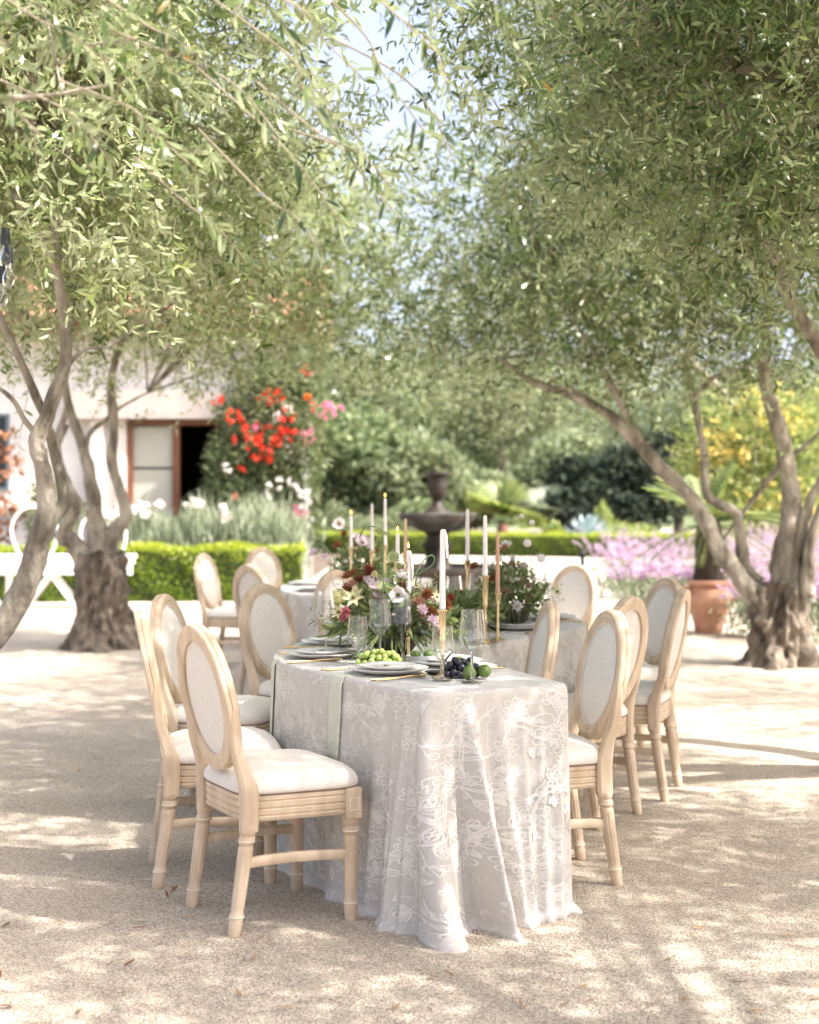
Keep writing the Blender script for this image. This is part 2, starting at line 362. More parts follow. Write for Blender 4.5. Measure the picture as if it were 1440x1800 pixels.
def stump(parent, c, r, h, top, flare=1.9, ph=0, lean=(0, 0)):
    """old olive butt: flared, ridged and knotted"""
    seg, rows = 110, 90; vs = []; fs = []
    for i in range(rows):
        t = i / (rows - 1); z = h * t - .05
        rr = r * (1 + (flare - 1) * math.exp(-t * 5.5)) * (1 - t) + top * t + .05 * r * math.sin(9 * t + ph)
        for k in range(seg):
            a = 2 * math.pi * k / seg
            w = 1 + (.09 + .07 * (1 - t)) * math.sin(3 * a + ph + 2.2 * t) + .09 * math.sin(5 * a - 3 * t + ph * 2) * (1 - .4 * t) + .07 * math.sin(9 * a + 7 * t) + .05 * math.sin(13 * a - 17 * t + ph) + .05 * math.sin(21 * t + 4 * a) + .035 * math.sin(37 * t - 6 * a)
            q = Vector((math.cos(a) * r * 5, math.sin(a) * r * 5, z * 2.2 + ph)); w += .34 * (noise.fractal(q * 2.6, 1, 2, 5) * .5) - .16 * max(0, 1 - abs(noise.noise(q * Vector((2.2, 2.2, .8)) + Vector((3, 1, 7)))) * 7)
            vs.append((c[0] + lean[0] * t + rr * w * math.cos(a), c[1] + lean[1] * t + rr * w * math.sin(a), z + .03 * math.sin(4 * a + ph)))
    for i in range(rows - 1):
        for k in range(seg): a, b = i * seg + k, i * seg + (k + 1) % seg; fs.append((a, b, b + seg, a + seg))
    fs.append(tuple(range((rows - 1) * seg, rows * seg)))
    return world_child(MB().add(vs, fs).build('trunk', barkd, None, angle=None), parent)
def sprigs(base, d, Lt, pairs, lf, wd, droop, fine, m, parent, name='crown', stems=True, blossom=3, spread=.85):
    """leafy twigs: opposite pairs of narrow blades along drooping stems"""
    nt = len(base); d = nrm(d); side = nrm(np.cross(d, rdir(nt))); oth = np.cross(d, side)
    P, D, UPS, RN, ST = [], [], [], [], []
    tint = rng.random(nt)
    def pos_at(t): return base + d * (Lt * t)[:, None] + np.stack([np.zeros(nt), np.zeros(nt), -droop * t * t * Lt], 1)
    for j in range(pairs):
        t = np.full(nt, (j + .6) / pairs) + rng.normal(size=nt) * .03
        p = pos_at(t); tg = nrm(d + np.stack([np.zeros(nt), np.zeros(nt), -2 * droop * t], 1))
        s = side if j % 2 else oth
        for sg in (-1, 1):
            P.append(p); D.append(nrm(tg * (.55 + .4 * j / pairs) + s * sg * spread + rng.normal(size=(nt, 3)) * .25))
            UPS.append(nrm(tg + rng.normal(size=(nt, 3)) * .5 + np.array([0, 0, .5]))); RN.append(np.clip(tint * .5 + rng.random(nt) * .5 + (rng.random(nt) > .994) * .6, 0, 1))
    P, D, UPS, RN = map(np.concatenate, (P, D, UPS, RN)); k = len(P)
    made = [foliage(name, P, D, UPS, lf * (.65 + .6 * rng.random(k)), wd * (.75 + .5 * rng.random(k)), m, None, fine, RN, .25, 'stuff')]
    if stems:
        q = [pos_at(np.full(nt, t)) for t in (0, .5, 1)]; tri = [np.array(v) for v in ((1, 0, 0), (-.5, .8, .3), (-.5, -.8, -.3))]
        V = np.stack([q[i] + tri[j] * r_ for i, r_ in ((0, .0022), (1, .0016), (2, .0008)) for j in range(3)], 1)
        f = [];
        for i in range(2):
            for j in range(3): f += [i * 3 + j, i * 3 + (j + 1) % 3, i * 3 + 3 + (j + 1) % 3, i * 3 + 3 + j]
        lp = ((np.arange(nt) * 9)[:, None] + np.array(f)[None]).ravel()
        made.append(tag(link('twigs', np_mesh('twigs', V.reshape(-1, 3), np.full(nt * 6, 4), lp, twig_m)), kind='stuff'))
    if blossom:
        ps = []
        for b in range(blossom):
            c = pos_at(.45 + .55 * rng.random(nt)); ps += [c + rng.normal(size=(nt, 3)) * .012 for _ in range(4)]
        c = np.concatenate(ps); c = c[rng.random(len(c)) < .55]; k = len(c); r_ = (.0022 + .0018 * rng.random(k))[:, None, None]
        T = np.array([[1, 0, -.5], [-.5, .87, -.5], [-.5, -.87, -.5], [0, 0, 1]])
        lp = ((np.arange(k) * 4)[:, None] + np.array([0, 1, 3, 1, 2, 3, 2, 0, 3, 0, 2, 1])[None]).ravel()
        made.append(tag(link('blossom', np_mesh('blossom', (c[:, None] + T[None] * r_).reshape(-1, 3), np.full(k * 4, 3), lp, bloss_m)), kind='stuff'))
    for o in made: world_child(o, parent)
def crown(parent, ells, ntw, lf=.055, wd=.012, pairs=7, Lt=.30, fine=True, m=None, blossom=3, clump=.2, per=9, out=.8, tips=None, keep=None, boughs=26, droop=.12, shell=.42):
    vol = np.array([e[1][0] * e[1][1] * e[1][2] for e in ells]); nc = max(4, ntw // per)
    idx = rng.choice(len(ells), nc, p=vol / vol.sum()); C = np.array([e[0] for e in ells], float)[idx]; A = np.array([e[1] for e in ells], float)[idx]
    dd = rdir(nc); rr = rng.random(nc) ** shell
    cl = C + dd * A * rr[:, None] * (1 + .12 * rng.normal(size=(nc, 1)))
    if keep: k = np.array([keep(*p) for p in cl]); cl, C = cl[k], C[k]
    nc = len(cl); nt = nc * per
    b = np.repeat(cl, per, 0) + rng.normal(size=(nt, 3)) * clump
    d = nrm(np.repeat(cl - C, per, 0)) * out + rng.normal(size=(nt, 3)) * .6 + np.array([0, 0, .12])
    sprigs(b, d, Lt * (.6 + .8 * rng.random(nt)), pairs, lf, wd, droop, fine, m or leaf_o, parent, blossom=blossom)
    if tips:
        mb = MB(); ch = rng.choice(nc, min(boughs, nc), replace=False)
        for i in ch:
            e = Vector(cl[i]); s = min(tips, key=lambda t: (Vector(t[:3]) - e).length); s0 = Vector(s[:3]); mid = s0.lerp(e, .5) + Vector((U(-.1, .1), U(-.1, .1), U(0, .2)))
            P = spline([(*s0, s[3]), (*mid, s[3] * .6), (*e, .004)], 9); mb.tube(P[:, :3], list(P[:, 3]), 6)
        world_child(mb.build('branches', bark, None), parent)['kind'] = 'stuff'
def tree(name, loc, label, group='olive trees around the long table'):
    return empty(name, loc, 0, label, 'tree', group)

RSC = .6
# left foreground tree, leaning in from the left edge
t1 = tree('olive_tree', (-2.62, 7.0, 0), 'olive tree leaning in from the left edge with twisted smooth stems')
D1 = 7.0
limb(t1, [(-2.66, 7.0, -.05, .20), (-2.45, 7.0, .25, .14)] + px([(-25, 1140, D1, .105), (40, 1040, D1, .10), (66, 960, D1, .095), (82, 890, D1, .078), (76, 830, D1, .066), (66, 775, D1, .064), (88, 715, D1, .062), (114, 640, D1, .052), (112, 560, D1 - .05, .042), (102, 470, D1 - .1, .036), (98, 380, D1 - .1, .03), (120, 250, D1 - .1, .02)]), 'trunk', gnarl=.08, seg=22)
limb(t1, px([(68, 955, D1 + .02, .075), (92, 912, D1 + .08, .06), (112, 880, D1 + .15, .055), (96, 800, D1 + .15, .04), (84, 745, D1 + .1, .04), (60, 690, D1, .035), (30, 620, D1, .03), (-10, 540, D1, .025)]))
limb(t1, px([(80, 735, D1, .03), (95, 700, D1 - .05, .026), (118, 645, D1 - .1, .018), (150, 615, D1 - .1, .014), (190, 610, D1 - .1, .008)]))
limb(t1, px([(66, 765, D1, .03), (45, 740, D1, .022), (20, 700, D1, .018), (-20, 670, D1, .012)]))
tips1 = [(*at(102, 470, D1 - .1), .03), (*at(120, 250, D1), .02), (*at(-10, 540, D1), .022), (*at(190, 610, D1), .008)]
crown(t1, [((-1.75, 7.2, 3.45), (1.25, 1.3, 1.05)), ((-2.3, 6.6, 4.0), (1.6, 1.6, 1.0)), ((-2.0, 8.0, 3.0), (.9, .8, .7)), ((-1.05, 7.3, 3.0), (.55, .7, .6)), ((-1.35, 5.6, 2.65), (.5, .5, .4))], 4700, lf=.060, wd=.0160, pairs=8, m=leaf_o2, tips=tips1, boughs=60, blossom=2, per=13, clump=.14)
RSC = .74
# left middle tree with the fat old butt
t2 = tree('olive_tree', (-3.0, 13.8, 0), 'olive tree with a fat dark gnarled butt in front of the white bench')
D2 = 13.8
stump(t2, (-3.0, 13.8), .26, .98, .21, 1.75, 1.1, (.02, 0))
limb(t2, px([(165, 1010, D2, .14), (132, 955, D2, .12), (110, 940, D2, .095), (128, 895, D2, .085), (115, 850, D2 + .1, .07), (100, 780, D2 + .2, .05), (120, 700, D2 + .2, .04), (90, 600, D2, .03)]), gnarl=.16)
limb(t2, px([(180, 985, D2 - .05, .15), (168, 930, D2, .12), (165, 870, D2, .085), (150, 800, D2, .07), (128, 735, D2, .06), (112, 660, D2, .045), (130, 560, D2, .03)]), gnarl=.14)
limb(t2, px([(185, 985, D2, .14), (196, 945, D2, .12), (220, 905, D2, .085), (212, 862, D2, .07), (198, 815, D2, .062), (200, 740, D2, .06), (196, 660, D2, .05), (230, 560, D2, .03)]), gnarl=.12)
limb(t2, px([(145, 800, D2, .04), (160, 760, D2, .032), (185, 738, D2, .026), (215, 715, D2, .018), (260, 690, D2, .012)]))
limb(t2, px([(115, 745, D2 - .1, .05), (100, 810, D2 - .1, .03), (140, 880, D2 - .1, .025), (160, 925, D2 - .05, .02)]))
tips2 = [(*at(196, 660, D2), .045), (*at(90, 600, D2), .03), (*at(130, 560, D2), .03), (*at(260, 690, D2), .012)]
crown(t2, [((-2.5, 13.6, 3.75), (2.2, 1.6, 1.05)), ((-1.3, 13.6, 3.9), (1.25, 1.4, 1.1)), ((-3.5, 13.8, 4.9), (2.4, 2.0, 1.5)), ((-1.15, 13.4, 2.95), (.6, .7, .5)), ((-.45, 13.6, 3.2), (.75, .8, .5))], 5200, lf=.09, wd=.025, pairs=6, Lt=.36, fine=False, m=leaf_o2, blossom=1, tips=tips2, boughs=60, clump=.26)
RSC = .82
# right tree with the long limbs
t3 = tree('olive_tree', (3.22, 12.3, 0), 'olive tree on the right with long bare limbs sweeping left above the purple sage')
D3 = 12.3
stump(t3, (3.2, 12.3), .225, .76, .20, 2.0, 2.6)
limb(t3, px([(1350, 1062, D3, .13), (1310, 1030, D3, .10), (1262, 962, D3, .085), (1225, 890, D3, .08), (1160, 820, D3, .075), (1110, 765, D3, .065), (1055, 718, D3, .05), (990, 690, D3, .042), (930, 668, D3, .034), (880, 630, D3, .022)]), gnarl=.1)
limb(t3, px([(1125, 780, D3 - .05, .05), (1100, 725, D3 - .05, .04), (1070, 670, D3 - .1, .034), (1040, 610, D3 - .1, .026), (990, 540, D3, .02), (960, 470, D3, .014)]))
limb(t3, px([(1330, 1025, D3 + .1, .08), (1306, 985, D3 + .1, .06), (1296, 905, D3 + .1, .05), (1270, 888, D3 + .1, .05), (1242, 868, D3 + .1, .046), (1236, 790, D3 + .1, .04), (1218, 700, D3 + .1, .034), (1206, 640, D3 + .1, .028), (1225, 540, D3, .02)]), gnarl=.13)
limb(t3, px([(1375, 1070, D3, .16), (1382, 980, D3, .145), (1392, 905, D3, .12), (1386, 830, D3, .085), (1372, 760, D3, .08), (1350, 690, D3, .072), (1340, 610, D3, .06), (1352, 500, D3, .04), (1330, 380, D3, .025)]), gnarl=.1, seg=20)
limb(t3, px([(1398, 1040, D3 - .1, .09), (1408, 950, D3 - .1, .06), (1425, 880, D3 - .1, .05), (1452, 830, D3 - .1, .045), (1480, 740, D3, .03)]))
limb(t3, px([(1418, 1045, D3 - .15, .08), (1424, 960, D3 - .2, .055), (1442, 900, D3 - .2, .05), (1475, 840, D3 - .2, .04), (1540, 760, D3, .03)]))
limb(t3, px([(1340, 850, D3 + .2, .022), (1372, 820, D3 + .15, .026), (1420, 780, D3 + .1, .02), (1460, 740, D3, .016)]))
limb(t3, px([(1262, 960, D3 + .3, .016), (1330, 870, D3 + .3, .026), (1375, 815, D3 + .1, .035)]))
limb(t3, px([(1055, 715, D3, .02), (1020, 690, D3, .016), (985, 680, D3 - .1, .012)]))
tips3 = [(*at(880, 630, D3), .022), (*at(960, 470, D3), .014), (*at(1225, 540, D3), .02), (*at(1330, 380, D3), .025), (*at(1480, 740, D3), .03), (*at(1218, 700, D3), .03)]
crown(t3, [((1.35, 12.3, 3.5), (1.35, 1.3, .95)), ((2.4, 12.4, 3.7), (1.9, 1.7, 1.15)), ((3.8, 12.4, 4.2), (2.2, 2.0, 1.6)), ((.55, 12.4, 2.95), (.8, .9, .5)), ((.1, 12.6, 3.1), (.7, .8, .45)), ((1.6, 12.6, 4.5), (1.1, 1.2, .8)), ((1.3, 10.6, 3.9), (1.1, 1.0, .7))], 5600, lf=.09, wd=.025, pairs=6, Lt=.36, fine=False, m=leaf_o, blossom=1, tips=tips3, boughs=60, clump=.27)  # last crown mass added toward the table to shade the ground
RSC = 1
# near right tree: its trunk stands outside the picture, its crown fills the upper right
t5 = tree('olive_tree', (3.3, 7.0, 0), 'big olive crown filling the upper right corner above the chairs')
stump(t5, (3.3, 7.0), .24, .9, .2, 1.8, .4)
limb(t5, [(3.3, 7.0, .8, .19), (3.1, 6.9, 1.5, .13), (2.75, 6.7, 2.3, .09), (2.3, 6.4, 2.9, .06), (1.7, 6.2, 3.2, .035), (1.1, 6.1, 3.3, .015)])
limb(t5, [(3.35, 7.0, .8, .17), (3.5, 6.8, 1.6, .12), (3.6, 6.4, 2.5, .09), (3.4, 5.9, 3.3, .06), (2.9, 5.5, 3.8, .03)])
limb(t5, [(3.3, 7.0, .8, .15), (3.4, 7.4, 1.7, .10), (3.1, 7.8, 2.6, .07), (2.6, 7.7, 3.4, .04), (2.1, 7.4, 3.9, .02)])
limb(t5, px([(1470, 640, 7.2, .05), (1420, 575, 7.0, .035), (1385, 520, 6.9, .03), (1350, 430, 6.7, .022), (1290, 380, 6.6, .014)]))
tips5 = [(1.1, 6.1, 3.3, .015), (1.7, 6.2, 3.2, .03), (2.9, 5.5, 3.8, .03), (2.1, 7.4, 3.9, .02), (2.3, 6.4, 2.9, .05), (2.6, 7.7, 3.4, .04)]
crown(t5, [((2.2, 6.3, 3.45), (1.55, 1.35, .98)), ((1.35, 6.2, 3.15), (.9, .9, .68)), ((1.05, 6.4, 3.85), (.8, 1.0, .65)), ((2.9, 6.4, 4.1), (1.8, 1.7, 1.1)), ((1.6, 6.0, 2.62), (.75, .6, .30)), ((1.7, 8.4, 3.7), (1.1, 1.1, .8)), ((.2, 6.3, 4.55), (1.2, 1.3, .5)), ((1.2, 7.2, 4.7), (1.3, 1.2, .6)), ((1.2, 4.9, 3.75), (.9, .7, .45)), ((.9, 9.0, 4.8), (1.0, 1.0, .5)), ((1.7, 10.0, 4.9), (1.2, 1.1, .6))], 9200, lf=.058, wd=.0150, pairs=8, m=leaf_o, tips=tips5, boughs=90, blossom=2, per=13, clump=.14)  # upper and rear crown masses added to shade the ground on the left
# tree behind the photographer on the left, branches hanging into the top of the frame
t6 = tree('olive_tree', (-2.5, 2.2, 0), 'near olive branches hanging blurred across the top left of the frame')
stump(t6, (-2.5, 2.2), .24, .9, .2, 1.8, 3.4)
limb(t6, [(-2.5, 2.2, .8, .19), (-2.4, 2.4, 1.7, .12), (-2.0, 2.8, 2.5, .07), (-1.3, 3.2, 2.85, .04), (-.6, 3.4, 2.9, .02), (-.1, 3.5, 2.75, .008)])
limb(t6, [(-2.5, 2.2, .8, .17), (-2.7, 2.6, 1.8, .11), (-2.6, 3.2, 2.7, .07), (-2.2, 3.8, 3.3, .03)])
limb(t6, px([(-40, 172, 3.4, .008), (40, 172, 3.4, .007), (110, 164, 3.45, .005), (190, 150, 3.5, .003)]))
tips6 = [(-.6, 3.4, 2.9, .008), (-.1, 3.5, 2.75, .008), (-2.2, 3.8, 3.3, .03), (-1.3, 3.2, 2.85, .012), (*at(110, 164, 3.45), .004)]
def keep6(x, y, z): return y > 2.6 and (1.34 - z) / y * FPX + HY < 330
crown(t6, [((-1.0, 3.5, 2.62), (.75, .55, .3)), ((-.45, 3.7, 2.72), (.6, .5, .3)), ((-1.6, 3.6, 3.2), (1.2, .9, .6)), ((-.02, 3.7, 2.5), (.22, .25, .25)), ((-.3, 3.4, 2.32), (.3, .3, .12))], 560, wd=.0135, m=leaf_o, tips=tips6, boughs=24, blossom=4, keep=keep6, clump=.1, per=5, Lt=.26)
# unseen trees on the right and behind, added so their crowns shade the gravel
for i, (x, y, ells, lab, n_) in enumerate([
        (5.8, 3.6, [((5.4, 3.7, 3.7), (1.8, 1.7, 1.2)), ((4.4, 4.6, 3.3), (1.1, 1.0, .8))], 'unseen olive tree added for shade to the right of the front table', 2800),
        (3.4, .6, [((3.1, 1.2, 3.7), (1.7, 1.5, 1.1)), ((2.7, 2.4, 3.5), (1.0, .9, .7)), ((2.3, 3.5, 3.55), (1.35, .85, .6)), ((1.9, 3.7, 3.6), (1.0, .7, .5)), ((1.9, 3.8, 3.7), (.9, .7, .5)), ((1.7, 3.7, 3.5), (.8, .6, .4)), ((3.4, 4.6, 3.6), (1.0, .9, .6))], 'unseen olive tree added for shade behind the photographer to the right', 4300),  # overlapping crown masses added out of view to shade table front and near chair
        (7.2, 8.6, [((6.9, 8.4, 3.9), (1.9, 1.8, 1.3)), ((5.3, 9.4, 3.6), (1.0, 1.0, .8))], 'unseen olive tree added for shade beyond the right chairs', 2400)]):
    t = tree('olive_tree', (x, y, 0), lab); stump(t, (x, y), .24, .9, .2, 1.8, i)
    c = ells[0][0]
    limb(t, [(x, y, .8, .18), (x - .2, y + .2, 1.8, .11), (c[0] - .3, c[1] + .1, 2.9, .06), (c[0] - .7, c[1], 3.5, .03)])
    if i == 1: limb(t, [(x, y, .8, .15), (3.3, 1.4, 2.0, .10), (2.9, 2.6, 3.0, .06), (2.4, 3.6, 3.5, .03)])
    limb(t, [(x, y, .8, .15), (x + .2, y - .1, 1.8, .10), (c[0] + .4, c[1] - .3, 2.9, .06), (c[0] + .6, c[1], 3.6, .03)])
    crown(t, ells, n_, lf=.07, wd=.018, pairs=6, fine=False, blossom=0, tips=[(c[0] - .7, c[1], 3.5, .03), (c[0] + .6, c[1], 3.6, .03)], boughs=30)
# sprigs of single large leaves on the nearest hanging twigs
lm = {}
V, fs, lp, k = leaves(np.zeros((1, 3)), np.array([[1., 0, 0]]), np.array([[0, 0, 1.]]), 1., .2, True, .3)
for i, r in enumerate((.1, .35, .6, .85, .99)): lm[i] = np_mesh('leaf', V, fs, lp, leaf_o, np.full(6, r), True)
mb = MB(); nl = 0
for (x, y, d, ex, ey) in [(330, 360, 3.5, 430, 455), (470, 350, 3.4, 565, 440), (470, 230, 3.3, 600, 390), (600, 260, 3.5, 705, 385), (560, 235, 3.2, 690, 330), (510, 100, 3.2, 600, 240), (640, 60, 3.2, 745, 230), (690, 20, 3.3, 790, 160), (230, 190, 3.1, 345, 300), (90, 180, 3.2, 190, 280), (-20, 150, 3.1, 75, 240), (360, 120, 3.2, 490, 240), (700, 130, 3.4, 800, 290), (520, 10, 3.1, 640, 140), (640, -10, 3.3, 765, 90), (250, 40, 3.2, 380, 130), (60, 30, 3.1, 190, 110), (420, -10, 3.3, 530, 90)]:
    a, b = at(x, y, d), at(ex, ey, d + U(-.15, .1)); mid = a.lerp(b, .5) + Vector((U(-.03, .03), 0, .02)); mid0 = a + Vector((U(-.25, -.12), U(-.1, .1), U(.05, .2)))
    P = spline([tuple(mid0), tuple(a), tuple(mid), tuple(b)], 16); mb.tube(P, [.0026] * 8 + [.0018] * 8, 5)
    for j in range(7, 16):
        tgv = Vector(P[j] - P[j - 1]).normalized(); side = tgv.cross(Vector((U(-1, 1), U(-1, 1), U(-1, 1)))).normalized()
        for sg in (-1, 1):
            if random.random() < .22 and j < 14: continue
            dv = (tgv * U(.4, .9) + side * sg * .8 + Vector((0, 0, -.15))).normalized()
            o = link('leaf', lm[random.choice((0, 0, 0, 1, 1, 2, 3))], t6); s_ = U(.045, .068)
            o.rotation_euler = (dv.to_track_quat('X', 'Z') @ Matrix.Rotation(U(-1.2, 1.2), 3, 'X').to_quaternion()).to_euler(); o.scale = (s_, s_ * U(.8, 1.15), s_)
            o.location = Vector(P[j]) - t6.location; nl += 1
world_child(mb.build('twigs', twig_m, None), t6)['kind'] = 'stuff'
# ------------------------------------------------------------------ house
HD = 25.0
def hx(x): return (x - 720) / FPX * HD
def hz(y): return CAMH - (y - HY) / FPX * HD
house = empty('house', (-6, HD, 0), 0, 'white and pink stucco house with a brown framed door behind the left hedge', 'house')
def hb(name, x0, x1, z0, z1, y0, y1, m, parent=house, bevel=.01):
    o = MB().box(((x0 + x1) / 2, (y0 + y1) / 2, (z0 + z1) / 2), (x1 - x0, y1 - y0, z1 - z0)).build(name, m, None, bevel=bevel)
    o.parent = parent; o.location = -Vector(house.location) if parent is house else (0, 0, 0); return o
top = hz(738)
hb('wall', hx(-140), hx(222), 0, top, HD, HD + .3, stucco)
hb('wall', hx(222), hx(386), 0, .34, HD, HD + .3, stucco)
hb('wall', hx(386), hx(548), 0, top, HD, HD + .3, pinkst)
hb('wall', hx(-140), hx(548), top, 4.4, HD, HD + .3, stucco)
hb('pilaster', hx(163), hx(186), 0, top, HD - .22, HD - .002, pinkst)
hb('pilaster', hx(205), hx(224), 0, top, HD - .12, HD - .002, pinkst)
hb('beam', hx(120), hx(396), hz(738), hz(688), HD - .30, HD - .005, pinkst)
hb('eaves', hx(-150), hx(556), 4.38, 4.55, HD - .7, HD + .5, door_w)
rf = MB().add([(hx(-160), HD - .8, 4.56), (hx(560), HD - .8, 4.56), (hx(560), HD + 4.5, 6.4), (hx(-160), HD + 4.5, 6.4), (hx(-160), HD + 4.5, 4.56), (hx(560), HD + 4.5, 4.56)], [(0, 1, 2, 3), (0, 4, 5, 1), (1, 5, 2), (0, 3, 4), (2, 5, 4, 3)]).build('roof', roof_m, None, smooth=False)
world_child(rf, house)
tm = MB().lathe([(.085, 0), (.075, .42)], 8, cap=False).mesh('tile', roof_m)
for i in range(60):
    for j in range(3):
        o = link('tile', tm, house); o.location = Vector((hx(-158) + i * .122, HD - .8 + j * .40, 4.60 + j * .139)) - house.location; o.rotation_euler = (R(-71), 0, 0)
# room behind the open doorway
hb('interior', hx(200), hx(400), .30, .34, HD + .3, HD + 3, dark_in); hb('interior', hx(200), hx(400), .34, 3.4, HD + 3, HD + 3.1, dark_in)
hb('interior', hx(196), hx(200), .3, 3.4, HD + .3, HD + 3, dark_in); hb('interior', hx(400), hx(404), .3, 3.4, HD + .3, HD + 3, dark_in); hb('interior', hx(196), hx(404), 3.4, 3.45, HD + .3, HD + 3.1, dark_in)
hb('shelf', hx(318), hx(398), hz(815), hz(806), HD + 2.4, HD + 2.99, door_w); hb('shelf', hx(318), hx(398), hz(772), hz(765), HD + 2.4, HD + 2.99, door_w)
# side light with blind, brown frame
dr = empty('door'); dr.parent = house; dr.location = (0, 0, 0)
for (nm, a) in [('frame', (224, 234, 1000, 740)), ('frame', (304, 317, 1000, 740)), ('frame', (234.1, 303.9, 748, 740)), ('frame', (317.1, 388, 748, 739)), ('frame', (381, 389, 1000, 749))]:
    o = MB().box(((hx(a[0]) + hx(a[1])) / 2, HD + .02, (hz(a[2]) + hz(a[3])) / 2), (hx(a[1]) - hx(a[0]), .16, hz(a[3]) - hz(a[2]))).build(nm, door_w, dr, bevel=.01); o.location = -house.location
for (y0, y1) in ((1000, 824), (822, 749)):
    o = MB().box(((hx(234) + hx(304)) / 2, HD + .05, (hz(y0) + hz(y1)) / 2), (hx(304) - hx(234) - .004, .03, hz(y1) - hz(y0) - .02)).build('blind', blind, dr); o.location = -house.location
o = MB().tube([(hx(310), HD - .09, hz(905)), (hx(310), HD - .12, hz(903)), (hx(310), HD - .12, hz(893)), (hx(310), HD - .09, hz(891))], .012, 6).build('handle', brass, dr); o.location = -house.location
wi = MB().box((hx(-2), HD - .01, (hz(733) + hz(857)) / 2), (hx(14) - hx(-18), .05, hz(733) - hz(857))).build('window', glassd, None); world_child(wi, house)
for (x0, x1, y0, y1) in [(12, 17, 862, 728), (-24, -18, 862, 728), (-18, 12, 862, 857), (-18, 12, 733, 728), (-4, -2, 857, 733)]:
    o = MB().box(((hx(x0) + hx(x1)) / 2, HD - .03, (hz(y0) + hz(y1)) / 2), (hx(x1) - hx(x0), .07, hz(y1) - hz(y0))).build('frame', mat('bluegrey', (.10, .14, .17), .6) if 'bluegrey' not in MATS else MATS['bluegrey'], wi)
o = MB().box((hx(0), HD - .1, hz(895)), (hx(120) - hx(-80), .25, .06)).build('sill', terra, wi)

# ------------------------------------------------------------------ leafy shapes
def blob_points(n, ells, shell=.5, jit=.12, zmin=.05):
    vol = np.array([e[1][0] * e[1][1] * e[1][2] for e in ells]) ** .8; i = rng.choice(len(ells), n, p=vol / vol.sum())
    C = np.array([e[0] for e in ells], float)[i]; A = np.array([e[1] for e in ells], float)[i]
    d = rdir(n); p = C + d * A * (rng.random(n) ** shell)[:, None] * (1 + jit * np.sin(d[:, :1] * 7 + d[:, 2:] * 9 + i[:, None]))
    k = p[:, 2] > zmin; return p[k], d[k]
def bush(name, loc, label, cat, ells, n, lf, wd, m, group=None, trunk=None, part='foliage', shell=.35, fl=None):
    o = empty(name, loc, 0, label, cat, group)
    p, d = blob_points(n, ells, shell); k = len(p)
    world_child(foliage(part, p, d * .6 + rng.normal(size=(k, 3)) * .7, d + rng.normal(size=(k, 3)) * .7, lf * (.6 + .8 * rng.random(k)), wd * (.6 + .8 * rng.random(k)), m, kind='stuff'), o)
    if trunk:
        world_child(MB().tube([(loc[0], loc[1], -.05), (loc[0] + .1, loc[1], trunk[0] * .5), (loc[0] - .05, loc[1], trunk[0])], [trunk[1] * 1.3, trunk[1], trunk[1] * .5], 10).build('trunk', bark, None), o)
    return o
def sub_ells(c, r, k, f=.5):
    """a crown as a cluster of smaller masses round a centre"""
    out = [(c, tuple(x * .62 for x in r))]
    for _ in range(k):
        d = Vector(rdir(1)[0]); d.z = abs(d.z) * .9 - .25; s = U(.8, 1.2) * f
        out.append(((c[0] + d.x * r[0] * .62, c[1] + d.y * r[1] * .62, c[2] + d.z * r[2] * .62), (r[0] * s, r[1] * s, r[2] * s * .9)))
    return out
# hedges
def hedge(A, B, h, w, label, n):
    A, B = Vector(A), Vector(B); d = (B - A); L_ = d.length; d.normalize(); nn = Vector((-d.y, d.x, 0))
    o = empty('box_hedge', A, 0, label, 'hedge', 'clipped box hedges')
    def P(u, v, z): return A + d * u + nn * v + Vector((0, 0, z))
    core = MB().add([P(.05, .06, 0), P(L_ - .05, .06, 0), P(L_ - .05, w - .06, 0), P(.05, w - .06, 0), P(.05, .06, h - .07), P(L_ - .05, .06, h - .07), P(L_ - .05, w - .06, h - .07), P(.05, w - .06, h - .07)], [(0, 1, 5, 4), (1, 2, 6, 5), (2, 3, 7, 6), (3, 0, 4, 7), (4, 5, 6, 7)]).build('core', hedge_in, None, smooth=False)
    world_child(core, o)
    u = rng.random(n) * L_; f = rng.random(n); v = np.where(f < .5, rng.random(n) * .1, rng.random(n) * w); z = np.where(f < .5, rng.random(n) * h, h - .1 * rng.random(n))
    z = z + .035 * np.sin(u * 5) * (f >= .5) + .02 * rng.normal(size=n); v = v + .03 * np.sin(u * 7 + z * 9) * (f < .5)
    p = np.array(A)[None] + np.outer(u, np.array(d)) + np.outer(v, np.array(nn)); p[:, 2] = np.maximum(z, .01)
    nd = np.where((f < .5)[:, None], -np.array(nn)[None], np.array([0, 0, 1.])[None])
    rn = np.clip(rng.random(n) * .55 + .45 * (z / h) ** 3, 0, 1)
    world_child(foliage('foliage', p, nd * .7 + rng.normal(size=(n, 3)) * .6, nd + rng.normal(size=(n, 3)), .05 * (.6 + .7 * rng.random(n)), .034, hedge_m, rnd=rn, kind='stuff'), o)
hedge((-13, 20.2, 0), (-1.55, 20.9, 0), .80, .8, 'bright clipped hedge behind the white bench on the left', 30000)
hedge((-3.2, 43.6, 0), (10.6, 38.0, 0), .66, 1.0, 'low clipped hedge running across behind the fountain', 26000)

